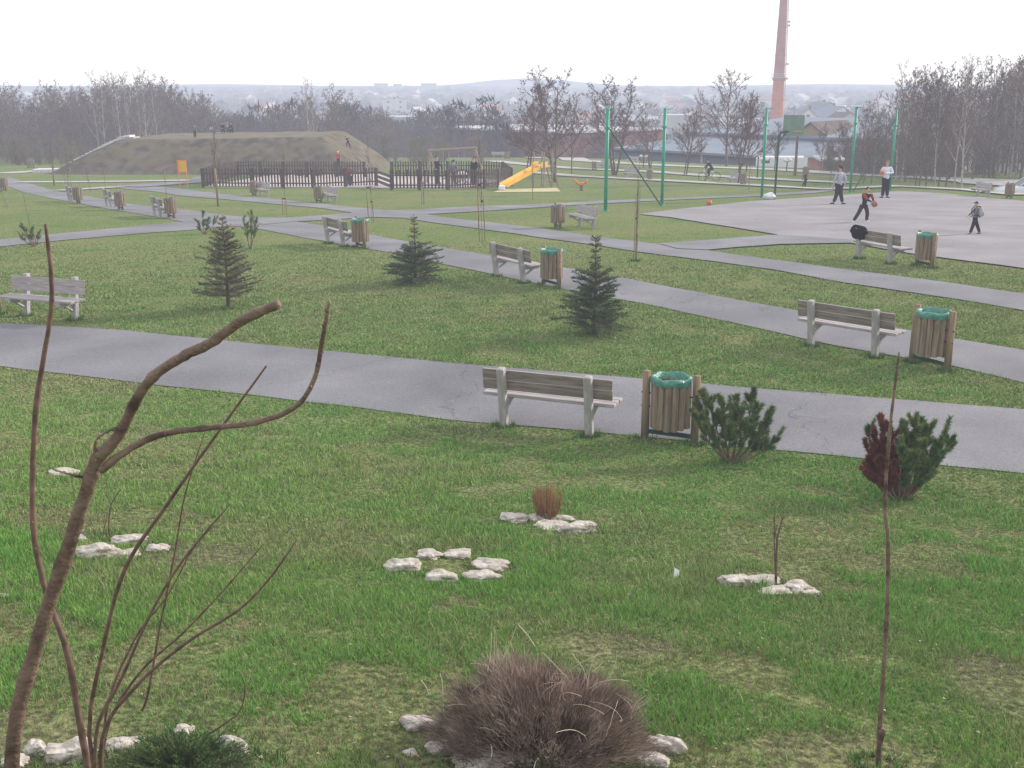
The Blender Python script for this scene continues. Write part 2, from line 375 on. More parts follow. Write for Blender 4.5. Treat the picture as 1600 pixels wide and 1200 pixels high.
def dup(root, loc=None, rz=None, label=None, group=None, scale=None):
    def cp(o, par):
        c = o.copy(); COL.objects.link(c); c.parent = par
        for ch in [q for q in list(o.children)]: cp(ch, c)
        return c
    r = cp(root, root.parent)
    if loc is not None: r.location = loc
    if rz is not None: r.rotation_euler = (0, 0, rz)
    if label: r['label'] = label
    if group: r['group'] = group
    if scale is not None: r.scale = scale if hasattr(scale, '__len__') else (scale,) * 3
    return r

# ================================================================ ground
def grid_mesh(name, xs, ys, zf, m):
    X, Y = np.meshgrid(xs, ys); Z = zf(X, Y)
    v = np.stack([X, Y, Z], -1).reshape(-1, 3); nx, ny = len(xs), len(ys)
    i = np.arange(nx * ny).reshape(ny, nx)
    f = np.stack([i[:-1, :-1], i[:-1, 1:], i[1:, 1:], i[1:, :-1]], -1).reshape(-1, 4)
    me = bpy.data.meshes.new(name); me.from_pydata(v.tolist(), [], f.tolist()); me.materials.append(m)
    me.polygons.foreach_set('use_smooth', [True] * len(f)); me.update()
    o = bpy.data.objects.new(name, me); COL.objects.link(o); return o
def span(*seg):
    out = []
    for a, b, st in seg: out += list(np.arange(a, b, st))
    return np.array(out + [seg[-1][1]])
EDGE = 150.0
ys = span((-12, 40, .5), (40, 100, 1), (100, 200, 2.5))
xs = span((-140, -40, 4), (-40, -14, 1.5), (-14, 14, .5), (14, 40, 1.5), (40, 140, 4))
tag(grid_mesh('lawn', xs, ys, hgt, M['lawn']), 'short green and straw coloured park grass', kind='structure')
ys2 = span((200, 600, 20), (600, 2000, 60), (2000, 6000, 200)); xs2 = span((-3500, -600, 120), (-600, -140, 25), (-140, 140, 8), (140, 600, 25), (600, 3500, 120))
tag(grid_mesh('valley_ground', xs2, ys2, hgt, M['town_ground']), kind='structure')
for sgn in (-1, 1):
    xs3 = np.linspace(140, 1200, 40) * sgn
    if sgn < 0: xs3 = xs3[::-1]
    tag(grid_mesh('meadow', xs3, span((-12, 200, 8)), hgt, M['dry']), kind='structure')

def flat(name, poly, dz, m, cell=1.0, kind='structure'):
    bm = bmesh.new()
    vs = [bm.verts.new((p.x, p.y, 0)) for p in poly]
    es = [bm.edges.new((vs[i], vs[(i + 1) % len(vs)])) for i in range(len(vs))]
    bmesh.ops.triangle_fill(bm, use_beauty=True, edges=es)
    x0, x1 = min(p.x for p in poly), max(p.x for p in poly); y0, y1 = min(p.y for p in poly), max(p.y for p in poly)
    y = math.floor(y0) + cell
    while y < y1:
        bmesh.ops.bisect_plane(bm, geom=bm.verts[:] + bm.edges[:] + bm.faces[:], plane_co=(0, y, 0), plane_no=(0, 1, 0)); y += cell
    x = math.floor(x0) + 3.0
    while x < x1:
        bmesh.ops.bisect_plane(bm, geom=bm.verts[:] + bm.edges[:] + bm.faces[:], plane_co=(x, 0, 0), plane_no=(1, 0, 0)); x += 3.0
    for v in bm.verts: v.co.z = h(v.co.x, v.co.y) + dz
    for f in bm.faces:
        f.normal_update()
        if f.normal.z < 0: f.normal_flip()
    me = bpy.data.meshes.new(name); bm.to_mesh(me); bm.free(); me.materials.append(m)
    o = bpy.data.objects.new(name, me); COL.objects.link(o)
    if kind: o['kind'] = kind
    return o
def extend(pts, k0, k1):
    pts = [Vector(p) for p in pts]
    a = pts[0] + (pts[0] - pts[1]).normalized() * k0; b = pts[-1] + (pts[-1] - pts[-2]).normalized() * k1
    return [a] + pts + [b]
def wob(pts, step=.35, amp=.05, seed=0):
    """resample an edge and let the turf line wander a little"""
    out = []
    for i in range(len(pts) - 1):
        a, b = pts[i], pts[i + 1]; L = (b - a).length; n = max(1, int(L / step))
        nrm = Vector((-(b - a).y, (b - a).x, 0)).normalized()
        for k in range(n):
            p = a.lerp(b, k / n); s = min(1, max(.3, 20 / max(p.y, 1)))
            out.append(p + nrm * amp * 2 * (fbm(p.x, p.y, .8, seed, 3) - .5))
    return out + [pts[-1]]
PATHS = []
def road(name, upper, lower, dz, e0=0, e1=0, m=None, nw=False):
    U = [G(*p) for p in upper]; L = [G(*p) for p in lower]
    if e0 or e1: U = extend(U, e0, e1); L = extend(L, e0, e1)
    if not nw: U = wob(U, seed=1); L = wob(L, seed=2)
    poly = U + L[::-1]
    clean = [poly[0]]
    for p in poly[1:]:
        if (p.xy - clean[-1].xy).length > .02: clean.append(p)
    PATHS.append([(p.x, p.y) for p in clean])
    return flat(name, clean, dz, m or M['asphalt'])
road('footpath', [(0, 505), (200, 517), (480, 546), (700, 567), (1000, 592), (1240, 612), (1600, 640)],
     [(0, 573), (200, 597), (420, 621), (560, 637), (700, 656), (1000, 682), (1240, 707), (1350, 717), (1600, 740)], .012, 14, 9)
road('footpath', [(15, 277), (47, 287), (90, 299), (150, 309), (210, 320), (275, 326), (340, 335), (390, 340), (455, 345), (540, 359), (577, 367), (662, 383), (756, 398), (883, 419), (1000, 440), (1200, 478), (1406, 514), (1485, 529), (1600, 548)],
     [(8, 290), (35, 300), (105, 315), (160, 325), (225, 336), (310, 351), (350, 352), (400, 357), (440, 365), (480, 373), (613, 396), (691, 413), (824, 441), (899, 456), (1000, 474), (1200, 517), (1300, 540), (1480, 571), (1600, 599)], .016, 1, 9)
road('footpath', [(0, 375), (100, 365), (225, 353), (305, 345), (360, 343)], [(0, 386), (100, 376), (225, 365), (310, 359), (372, 352)], .020, 14, 0)
road('footpath', [(196, 290), (245, 292), (280, 295), (380, 307), (455, 314), (530, 322), (605, 329), (667, 335.5), (700, 341), (800, 352), (860, 360), (935, 371), (1032, 383), (1105, 392), (1150, 399), (1305, 420), (1453, 439), (1600, 460)],
     [(192, 295), (210, 297), (245, 300), (280, 306), (340, 311), (405, 317), (505, 326), (556, 334), (580, 340), (630, 341), (680, 349), (725, 355), (800, 365), (850, 373), (925, 383), (1000, 395), (1200, 421), (1327, 444), (1485, 467), (1600, 486)], .024, 1, 14)
road('footpath', [(390, 340), (455, 341), (505, 337), (556, 333), (600, 331)], [(410, 352), (462, 347), (505, 345), (580, 340), (620, 341)], .028)
road('footpath', [(600, 329), (642, 329), (700, 325), (775, 322), (860, 319), (945, 314), (1075, 309), (1190, 304), (1260, 300), (1300, 296)],
     [(610, 337), (667, 335.5), (750, 331), (825, 326), (900, 321), (955, 318), (1075, 312), (1190, 307), (1265, 303), (1302, 299)], .032)
road('basketball_court', [(1000, 335), (1075, 326), (1175, 315), (1300, 307), (1405, 299), (1475, 303), (1600, 315)],
     [(1003, 336), (1050, 341), (1150, 357), (1222, 369), (1310, 379), (1330, 381), (1420, 397), (1464, 403), (1600, 421)], .036, 0, 12, m=M['court'])
road('footpath', [(1028, 382), (1100, 377), (1160, 372), (1220, 368), (1330, 376)], [(1060, 390), (1105, 392), (1150, 388), (1220, 383), (1330, 381)], .040)
# thin far paths
for k, (u, w) in enumerate([
    ([(0, 271.5), (40, 269), (95, 265.5)], 2.6),
    ([(30, 285), (110, 285), (200, 284), (315, 282)], 2.2),
    ([(92, 299), (135, 296), (198, 292)], 1.4),
    ([(196, 293), (250, 289), (318, 284), (330, 277)], 2.6),
    ([(830, 245), (900, 251), (1060, 260), (1225, 266), (1330, 273), (1450, 279), (1600, 292)], 3.4),
    ([(770, 252), (850, 260), (900, 264), (1020, 269), (1100, 275), (1250, 283), (1330, 287)], 2.3),
    ([(830, 270), (900, 276), (1075, 285), (1190, 291), (1290, 297), (1400, 292), (1520, 298), (1600, 306)], 2.0),
    ([(590, 243), (700, 243), (800, 246), (840, 248)], 2.5)]):
    P = [G(*p) for p in u]; U, L = [], []
    for i, p in enumerate(P):
        t = (P[min(i + 1, len(P) - 1)] - P[max(i - 1, 0)]); nn = Vector((-t.y, t.x, 0)).normalized() * w / 2
        U.append(p + nn); L.append(p - nn)
    poly = U + L[::-1]; PATHS.append([(p.x, p.y) for p in poly]); flat('footpath', poly, .05 + .006 * k, M['gravel'] if k != 3 else M['asphalt'], 2.0)
# car park strip at the far right
flat('car_park', [G(1395, 277), G(1480, 279), G(1600, 283), G(1680, 286), G(1680, 300), G(1600, 294), G(1500, 288)], .11, M['gravel'], 2.0)
# sand inside the play enclosure, bare soil patches
flat('play_sand', [G(322, 291), G(470, 293), G(610, 294), G(758, 292), G(792, 282), G(600, 272), G(420, 274)], .03, M['sand'], 2.0)
flat('slide_pad', [G(770, 301), G(876, 300), G(870, 294), G(785, 296)], .03, mat('yellow_sand', (.42, .38, .2), (.5, .45, .28), scale=2, coords='World'), 2.0)

def soil(px, py, rx, ry, seed):
    c = G(px, py); n = 40; pts = []
    for i in range(n):
        a = 2 * math.pi * i / n; k = .25 + 1.2 * fbm(3 * math.cos(a) + seed * 7, 3 * math.sin(a), 1.0, seed)
        pts.append(Vector((c.x + rx * k * math.cos(a), c.y + ry * k * math.sin(a), 0)))
    SOIL.append((c.x, c.y, rx, ry))
SOIL = []
soil(965, 1010, .36, .2, 1); soil(1310, 1180, .4, .22, 2); soil(310, 868, .40, .3, 3); soil(60, 1150, .4, .25, 4); soil(1590, 1080, .3, .5, 5); soil(1200, 905, .3, .15, 6)

# ---- grass blades
def inside(poly, x, y):
    p = np.array(poly); n = len(p); r = np.zeros(len(x), bool)
    bx = (x > p[:, 0].min()) & (x < p[:, 0].max()) & (y > p[:, 1].min()) & (y < p[:, 1].max())
    xi, yi = x[bx], y[bx]; c = np.zeros(len(xi), bool); j = n - 1
    for i in range(n):
        a, b = p[i], p[j]
        if a[1] != b[1]:
            c ^= ((a[1] > yi) != (b[1] > yi)) & (xi < (b[0] - a[0]) * (yi - a[1]) / (b[1] - a[1]) + a[0])
        j = i
    r[bx] = c; return r
def grass(name, y0, y1, n, hb, wb, label):
    # density falls with distance
    if y0 < 8: yy = rng.uniform(y0, y1, n * 2)
    else: yy = np.exp(rng.uniform(math.log(y0), math.log(y1), n * 2))
    xx = rng.uniform(-1, 1, n * 2) * (.52 * yy + 1.6)
    if y0 < 8:
        k = rng.uniform(0, 1, n * 2) < (.52 * yy + 1.6) / (.52 * y1 + 1.6); xx, yy = xx[k], yy[k]
    k = np.ones(len(xx), bool)
    for p in PATHS[:8]: k &= ~inside(p, xx, yy)
    k &= rng.uniform(0, 1, len(xx)) < np.clip((36 - yy) / 14, 0, 1)
    d = fbm(xx, yy, 1.6, 3, 4); d2 = fbm(xx, yy, .35, 11, 3); bare = fbm(xx, yy, .9, 21, 4)
    k &= rng.uniform(0, 1, len(xx)) < np.clip((d2 - .18) * 2.2 + .6, .6, 1) * np.where(bare > .68, .75, 1)
    soilk = np.zeros(len(xx))
    for sx, sy, rx, ry in SOIL:
        q = ((xx - sx) / rx) ** 2 + ((yy - sy) / ry) ** 2
        soilk = np.maximum(soilk, np.clip(1.9 - q, 0, 1)); k &= ~((q < .9) & (rng.uniform(0, 1, len(xx)) < .1))
    xx, yy, d, d2, bare, soilk = xx[k], yy[k], d[k], d2[k], bare[k], soilk[k]
    if len(xx) > n: xx, yy, d, d2, bare, soilk = [q[:n] for q in (xx, yy, d, d2, bare, soilk)]
    N = len(xx); z = hgt(xx, yy) - .004
    s = np.clip(yy / 7, .8, 3.5) ** .8
    H = hb * (.35 + 1.3 * d2) * rng.uniform(.5, 1.35, N) * np.where(bare > .62, .6, 1) * (.7 + .6 * d); W = wb * s * rng.uniform(.6, 1.4, N)
    a = rng.uniform(0, 2 * np.pi, N); l = rng.uniform(.15, 1.0, N); b = rng.uniform(0, 2 * np.pi, N)
    v = np.zeros((N, 3, 3))
    v[:, 0] = np.stack([xx - np.cos(b) * W / 2, yy - np.sin(b) * W / 2, z], -1)
    v[:, 1] = np.stack([xx + np.cos(b) * W / 2, yy + np.sin(b) * W / 2, z], -1)
    v[:, 2] = np.stack([xx + np.cos(a) * H * l, yy + np.sin(a) * H * l, z + H * np.sqrt(1 - .6 * l * l)], -1)
    f0 = fbm(xx, yy, 4.5, 31, 4); f1 = fbm(xx, yy, 1.1, 41, 3)
    t = np.clip((f0 - .42) * 2.4, 0, 1)[:, None]; u = np.clip((f1 - .53) * 2.4, 0, 1)[:, None]
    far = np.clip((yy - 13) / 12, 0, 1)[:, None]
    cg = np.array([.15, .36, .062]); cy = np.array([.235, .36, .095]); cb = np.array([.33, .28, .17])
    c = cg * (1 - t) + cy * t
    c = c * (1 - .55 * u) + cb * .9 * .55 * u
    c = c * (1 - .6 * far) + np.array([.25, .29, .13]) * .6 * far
    dry = (rng.uniform(0, 1, N) < .10 + .25 * u[:, 0])[:, None]
    c = np.where(dry, cb * rng.uniform(.7, 1.5, (N, 1)), c) * rng.uniform(.6, 1.35, (N, 1))
    c = np.where((bare > .64)[:, None] & (rng.uniform(0, 1, (N, 1)) < .45), cb * rng.uniform(.6, 1.1, (N, 1)), c)
    sk = rng.uniform(0, 1, N) < soilk * .85
    c[sk] = np.array([.25, .20, .16]) * rng.uniform(.3, 1.3, (int(sk.sum()), 1)); v[sk, 2, 2] = v[sk, 0, 2] + (v[sk, 2, 2] - v[sk, 0, 2]) * .3
    me = bpy.data.meshes.new(name); me.vertices.add(N * 3); me.loops.add(N * 3); me.polygons.add(N)
    me.vertices.foreach_set('co', v.reshape(-1)); me.loops.foreach_set('vertex_index', np.arange(N * 3, dtype=np.int32))
    me.polygons.foreach_set('loop_start', np.arange(0, N * 3, 3, dtype=np.int32)); me.polygons.foreach_set('loop_total', np.full(N, 3, np.int32))
    at = me.color_attributes.new('Col', 'FLOAT_COLOR', 'POINT')
    cc = np.ones((N, 3, 4)); cc[:, :, :3] = c[:, None, :]; cc[:, 0:2, :3] *= .52; cc[:, 2, :3] *= 1.25  # shade painted into the blades: roots darkened, tips lightened
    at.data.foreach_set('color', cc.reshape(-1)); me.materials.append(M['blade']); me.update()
    o = bpy.data.objects.new(name, me); COL.objects.link(o); tag(o, label, 'grass', kind='stuff')
grass('grass', 3.6, 8.0, 400000, .052, .0052, 'long tufted green grass on the near slope')
grass('grass', 8.0, 15.5, 230000, .055, .0062, 'green grass along the near edge of the closest path')
grass('grass', 15.5, 34.0, 200000, .050, .0080, 'short yellowish grass of the lawns between the paths')

# ================================================================ mound
m0, m1 = G(108, 268), G(606, 262)
MC = Vector(((m0.x + m1.x) / 2, 0, 0)); MW = (m1.x - m0.x) / 2; MY0 = 99.0; MY1 = 125.0
def mound_z(x, y):
    x = np.asarray(x, float); y = np.asarray(y, float)
    dl = (x - (MC.x - MW)) / 6.0; dr = ((MC.x + MW) - x) / 5.0; df = (y - MY0) / 5.0; db = (MY1 - y) / 6
    tx = np.clip(np.minimum(dl, dr), 0, 1); ty = np.clip(np.minimum(df, db), 0, 1); e = np.clip(1 - ((1 - tx) ** 4 + (1 - ty) ** 4) ** (1 / 4), 0, 1)
    t = np.clip(e, 0, 1); s = 1 - (1 - t) ** 1.15
    tilt = 3.05 + .15 * (x - MC.x) / MW
    return hgt(x, y) * (1 - t) + (h(MC.x, MY0 + 3) + tilt - .0 + .12 * (fbm(x, y, 5, 9) - .5)) * t * 0 + np.where(e > 0, hgt(x, y) * (t) * 0, 0) + (hgt(x, np.minimum(y, MY0 + 4)) * t) + tilt * s + (fbm(x, y, 1.6, 4) - .5) * .35 * np.clip(t * 4, 0, 1) * (1 - t * .6)
mxs = np.arange(MC.x - MW - .5, MC.x + MW + .6, .4); mys = np.arange(MY0 - .5, MY1 + 1, .4)
def mzz(X, Y): return mound_z(X, Y) - .02 + np.where(mound_z(X, Y) - hgt(X, Y) > .01, .06, -.05)
mo = grid_mesh('mound', mxs, mys, mzz, M['mound']); mo['kind'] = 'structure'; mo['label'] = 'flat topped grassy earth mound behind the playground'
mo.data.materials.append(M['moundtop'])
for p in mo.data.polygons:
    if p.normal.z > .985 and p.center.z > h(p.center.x, p.center.y) + 2.2: p.material_index = 1
# stairs on the left shoulder
st = thing('stairway', 'pale concrete steps climbing the left end of the mound', 'stairs')
mb = MB(); a = G(101, 266); b = Vector((MC.x - MW + 6.2, MY0 + 7, 0)); a = Vector((a.x - .5, MY0 + 5, 0)); n = 24
for i in range(n):
    t = i / (n - 1); p = a.lerp(b, t); z = float(mound_z(p.x, p.y))
    mb.box((p.x, p.y, z + .16), ((b - a).length / n * 1.02, 1.6, .34))
mb.build('steps', mat('pale_concrete', (.55, .54, .56), (.66, .65, .68), scale=2, coords='World'), st)
mb = MB(); mb.box((b.x - .2, b.y, float(mound_z(b.x, b.y)) + .12), (1.6, 1.8, .12)); mb.build('landing', M['gravel'], st)

# ================================================================ bench
def make_bench():
    t = thing('park_bench', '', 'bench')
    for s in (-1, 1):
        rot = Matrix.Rotation(R(8), 3, 'X')
        mb = MB(); mb.bbox(rot @ Vector((0, 0, .36)) + Vector((s * .60, -.02, 0)), (.10, .115, .98), .012, rot)
        leg = mb.build('post', M['post_pale'], t)
        mb = MB()
        for zz in (.73, .66, .58):
            mb = MB(); mb.tube([Vector((s * .60 - .02, -.085 - (zz - .4) * .14, zz)), Vector((s * .60 - .02, -.10 - (zz - .4) * .14, zz))], .011, 6); mb.build('bolt', M['bolt'], leg)
        mb = MB(); mb.bbox((s * .60, .19, .365), (.075, .42, .085), .01); mb.tube([Vector((s * .60, .03, .20)), Vector((s * .60, .24, .33))], .028, 5)
        mb.build('bracket', M['post_pale'], t)
    for k in range(3):
        mb = MB(); mb.bbox((random.uniform(-.01, .01), .065 + k * .133, .432), (1.84, .122, .045), .007); mb.build('seat_plank', M['wood_pale'], t)
    rot = Matrix.Rotation(R(8), 3, 'X')
    for k in range(2):
        mb = MB(); c = Vector((0, -.013, .585 + k * .145)); c.y += -.14 * (c.z - .42) + .015
        mb.cur = 0; mb.bbox(c, (1.80, .036, .138), .006, rot)
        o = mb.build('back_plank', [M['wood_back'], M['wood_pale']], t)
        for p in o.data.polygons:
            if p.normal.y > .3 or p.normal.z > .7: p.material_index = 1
    return t
BENCH = make_bench(); bench_used = False
GB = 'park benches beside the paths'
def place_bench(pl, pr, label, flip=False, scale=1.0, tiltz=0):
    """pl, pr: photo pixels of the left and right post feet; the seat faces away from the viewer unless flipped"""
    global bench_used
    a, b = G(*pl), G(*pr); c = (a + b) / 2; rz = math.atan2(b.y - a.y, b.x - a.x)
    if flip: rz += math.pi
    c.z = h(c.x, c.y)
    if not bench_used:
        o = BENCH; bench_used = True; o.location = c; o.rotation_euler = (0, 0, rz); o['label'] = label; o['group'] = GB
    else: o = dup(BENCH, c, rz, label, GB)
    o.scale = (scale,) * 3
    return o
# ---- litter bin
def make_bin():
    t = thing('litter_bin', '', 'bin')
    for s in (-1, 1):
        mb = MB(); mb.cyl((s * .33, 0, 0), .055, -.1, .90, 12, .05); mb.sph((s * .33, 0, .90), .05, 10, 5, (1, 1, .25)); pp = mb.build('post', M['log'], t, True)
        mb = MB(); mb.tube([Vector((s * .39, -.01, .62)), Vector((s * .24, -.01, .62))], .012, 6); mb.build('bolt', M['bolt'], pp); mb = MB(); mb.tube([Vector((s * .385, -.01, .44)), Vector((s * .24, -.01, .44))], .012, 6)
        mb.build('bolt', M['bolt'], pp)
    mb = MB(); n = 15
    for k in range(n):
        a = 2 * math.pi * (k + .5) / n; z0 = .20 + random.uniform(-.012, .012)
        mb.cyl((.215 * math.cos(a), .215 * math.sin(a), 0), .047, z0, .79, 7, .045)
    mb.build('stave_barrel', M['stave'], t, False)
    mb = MB(); mb.lathe([(.0, .235), (.19, .235), (.19, .25), (0, .25)], 16); mb.build('bin_base', M['darkgreen'], t)
    mb = MB(); prof = [(.256, .772), (.262, .785), (.262, .842), (.252, .864), (.235, .872), (.215, .85), (.20, .72), (.18, .40), (.12, .30), (0, .29)]
    mb.lathe(prof, 36)
    for i, v in enumerate(mb.v):
        r = math.hypot(v[0], v[1]); a = math.atan2(v[1], v[0]); k = 1 + .03 * math.sin(a * 9 + v[2] * 20) + .02 * math.sin(a * 17); zz = v[2] + .010 * math.sin(a * 5 + 1) + (.008 * math.sin(a * 8) if v[2] < .74 and r > .25 else 0)
        mb.v[i] = (v[0] * k, v[1] * k, zz)
    mb.build('plastic_liner', M['liner'], t, True)
    mb = MB(); mb.bbox((0, 0, .10), (.60, .045, .055), .006); mb.build('crossbar', M['darkgreen'], t)
    return t
BIN = make_bin(); bin_used = False
GL = 'litter bins of round timber beside the benches'
def place_bin(pl, pr, label, scale=1.0):
    global bin_used
    a, b = G(*pl), G(*pr); c = (a + b) / 2; rz = math.atan2(b.y - a.y, b.x - a.x); c.z = h(c.x, c.y)
    if not bin_used: o = BIN; bin_used = True; o.location = c; o.rotation_euler = (0, 0, rz); o['label'] = label; o['group'] = GL
    else: o = dup(BIN, c, rz, label, GL)
    o.scale = (scale,) * 3
    if c.y > 33:
        for ch in o.children:
            if ch.name.startswith('plastic_liner'):
                ch.scale = (.93, .93, 1); ch.location.z = -.035
                if c.y > 37 and 'green' not in label: ch.material_slots[0].link = 'OBJECT'; ch.material_slots[0].material = M['c_mid']
    return o
B = place_bench
B((783, 665), (928, 682), 'nearest bench, seen from behind, on the near edge of the closest path')
B((1270, 541), (1366, 558), 'bench seen from behind beside the green-rimmed bin at the right side')
B((775, 431), (822, 443), 'bench seen from behind between two small spruces on the second path')
B((512, 380), (541, 386), 'bench seen from behind at the path fork, left of a bin')
B((241, 337), (256, 341), 'grey bench third from the mound in the row beside the left path')
B((164, 321), (179, 325), 'grey bench in the middle of the row of three beside the left path')
B((106, 313), (117, 317), 'grey bench farthest up the row of three beside the left path')
B((0, 297), (4, 298), 'bench cut off by the left edge of the photo, far up the path')
B((113, 500), (44, 494), 'pale bench facing the viewer at the left edge behind the tall shoot')
B((938, 360), (893, 352), 'pale bench facing the viewer left of the green corner pole')
B((425, 308), (400, 305), 'small pale bench facing the viewer in front of the picket fence, the left one')
B((533, 318), (503, 314), 'small pale bench facing the viewer in front of the picket fence, the right one')
court_bench = B((1340, 404), (1395, 413), 'bench with a black jacket over its back beside the court')
B((1556, 309), (1514, 305), 'pale bench facing the court on the far grass at the right')
B((996, 279), (977, 278), 'far bench between the first two green poles')
B((1153, 288), (1138, 286), 'far bench beside the bin right of the cyclist')
B((956, 264), (938, 263), 'far bench right of the small bin behind the first green pole', False)
B((1000, 256), (978, 255), 'farthest bench behind the diagonal green bar', False)
B((635, 244), (619, 244), 'far bench just behind the left end of the playground swing')
B((700, 246), (680, 246), 'far bench behind the swing beam')
B((787, 247), (770, 247), 'far bench left of the slide beside a small bin')
N = place_bin
N((1008, 684), (1084, 694), 'nearest bin with a bright green liner, right of the nearest bench')
N((1426, 566), (1478, 580), 'bin with green liner right of the right hand bench', 1.08)
N((849, 444), (874, 451), 'bin with green rim between a bench and the right spruce')
N((555, 385), (573, 390), 'bin with green rim beside the bench at the path fork')
N((262, 340), (274, 342), 'bin beside the third bench of the left row')
N((184, 327), (194, 329), 'bin beside the middle bench of the left row')
N((119, 317), (127, 319), 'bin beside the farthest bench of the left row')
N((4, 298), (11, 299), 'bin at the left edge of the photo, far up the path')
N((-38, 486), (2, 491), 'bin post just inside the left edge beside the pale bench')
N((863, 354), (880, 359), 'bin left of the pale bench that faces the viewer')
N((392, 305), (403, 307), 'bin left of the small pale bench at the fence, the left one')
N((494, 316), (503, 317), 'bin left of the small pale bench at the fence, the right one')
N((1431, 414), (1457, 420), 'bin beside the bench with the black jacket at the court')
N((1568, 309), (1585, 311), 'bin beside the far bench at the right edge', 1.0)
N((1011, 281), (1019, 282), 'far bin right of the far bench between the green poles')
N((1156, 289), (1166, 290), 'far bin right of the cyclist')
N((925, 266), (932, 266.5), 'small far bin left of the first green pole')
N((1255, 276), (1262, 277), 'far bin behind the child in dark red')
N((46, 263), (51, 263), 'lone far bin left of the mound steps')
N((614, 245), (620, 245), 'far bin at the right foot of the mound')
N((789, 248), (795, 248), 'far bin behind the playground, left of the slide')
N((1003, 256), (1009, 256), 'farthest bin, behind the second green pole')
N((745, 247), (750, 247), 'far bin behind the right swing frame')
# black jacket over the court bench
tt = MB(); random.seed(3)
bm = bmesh.new(); bmesh.ops.create_icosphere(bm, subdivisions=4, radius=1)
for v in bm.verts:
    p = v.co.copy(); q = 1 + .35 * (fbm(p.x * 2 + 5, p.z * 2 + p.y, 1, 3) - .5) + .25 * (fbm(p.x * 6, p.z * 6 + p.y * 3, 1, 8) - .5)
    v.co = Vector((p.x * .34 * q, p.y * .17 * q, p.z * .21 * q))
    if v.co.z < 0: v.co.x *= .75
jk = bpy.data.meshes.new('jacket'); bm.to_mesh(jk); bm.free(); jk.materials.append(M['c_black']); jk.polygons.foreach_set('use_smooth', [True] * len(jk.polygons))
jo = bpy.data.objects.new('jacket', jk); COL.objects.link(jo); tag(jo, 'crumpled black jacket hanging over the back of the court bench', 'jacket')
cb = court_bench; jo.location = cb.matrix_basis @ Vector((-.62, -.06, .70)); jo.rotation_euler = cb.rotation_euler

# ================================================================ bare trees
def perp(d):
    a = d.cross(Vector((0, 0, 1)))
    if a.length < .1: a = d.cross(Vector((1, 0, 0)))
    return a.normalized()
def deflect(d, ang, az):
    a = perp(d); b = d.cross(a).normalized()
    return (d * math.cos(ang) + (a * math.cos(az) + b * math.sin(az)) * math.sin(ang)).normalized()
def bare_tree(name, label, cat, H=8.0, r=.11, n0=11, n1=5, n2=4, n3=4, crown0=.28, spread=.75, tw=.028, bark='bark', twig='twig', lean=.05, seed=1, multi=1, group=None, l1=.42, upk=1.0):
    random.seed(seed); T = thing(name, label, cat, group=group)
    tr, cr = MB(), MB()
    def limb(p, d, L, r0, lev, mb, up=.12, wand=.16, seg=4):
        if lev: up *= upk
        pts = [p]; rad = [r0]
        for i in range(seg):
            d = (d + Vector((random.uniform(-1, 1), random.uniform(-1, 1), random.uniform(-.6, 1))) * wand + Vector((0, 0, up))).normalized()
            p = p + d * (L / seg); pts.append(p); rad.append(r0 * (1 - .8 * (i + 1) / seg))
        mb.tube(pts, rad, 6 if lev == 0 else (4 if lev == 1 else 3), cap=False); return pts, rad, d
    def at(pts, t):
        f = t * (len(pts) - 1); i = min(int(f), len(pts) - 2); return pts[i].lerp(pts[i + 1], f - i), (pts[i + 1] - pts[i]).normalized()
    def sub(pts, L, r0, lev):
        n = {1: n1, 2: n2, 3: n3}[lev]
        for k in range(n):
            t = random.uniform(.25, 1) if lev > 1 else .3 + .7 * (k + random.random()) / n
            q, dd = at(pts, min(t, .98)); nd = deflect(dd, random.uniform(.35, .95), random.uniform(0, 6.3))
            if lev == 3:
                l = L * random.uniform(.5, 1.0); cr.blade(q, nd + Vector((0, 0, .25)), l, tw * random.uniform(.7, 1.3)); continue
            l = L * random.uniform(.45, .75) * (1.2 - .5 * t)
            P, rr, _ = limb(q, nd, l, r0 * .45, lev + 1, cr, .1, .22, 3)
            sub(P, l * .72, r0 * .45, lev + 1)
    for m in range(multi):
        base = Vector((random.uniform(-.15, .15) * (multi > 1), random.uniform(-.15, .15) * (multi > 1), -.3))
        d = Vector((random.uniform(-1, 1) * (lean + .13 * (multi > 1)), random.uniform(-1, 1) * (lean + .13 * (multi > 1)), 1)).normalized()
        pts, rad, _ = limb(base, d, H + .3, r * random.uniform(.8, 1), 0, tr, .10, .05, 8)
        for k in range(n0):
            t = crown0 + (1 - crown0) * (k + random.random() * .8) / n0
            q, dd = at(pts, min(t, .99)); a = random.uniform(spread * .6, spread * 1.2) * (1.15 - .5 * t)
            nd = deflect(dd, a, k * 2.4 + random.uniform(-.4, .4)); l = H * l1 * (1.12 - .75 * t) * random.uniform(.7, 1.15)
            rr = r * (1 - .8 * t) * .6 + .008
            P, R2, _ = limb(q, nd, l, rr, 1, tr if rr > .02 else cr, .14, .14, 4)
            sub(P, l * .6, rr, 1)
            for _ in range(3):
                q2, d2 = at(P, random.uniform(.5, 1)); cr.blade(q2, deflect(d2, .5, random.uniform(0, 6)), l * .3, tw)
    tr.build('trunk', M[bark], T, True); cr.build('crown', M[twig], T)
    return T
PROTO = {}
PARK = Vector((0, -40, 0))
def proto(key, **k):
    PROTO[key] = [bare_tree(seed=k.pop('seed', 1) + i * 13, **k) for i in range(k.pop('count', 1))]
def protos(key, count, **k):
    s = k.pop('seed', 1); PROTO[key] = [bare_tree('bare_tree', '', 'tree', seed=s + i * 13, **k) for i in range(count)]
protos('park', 3, H=7, r=.11, n0=20, n1=7, n2=5, n3=5, crown0=.24, spread=.95, tw=.034, twig='twigp', seed=11, upk=.5, l1=.48)
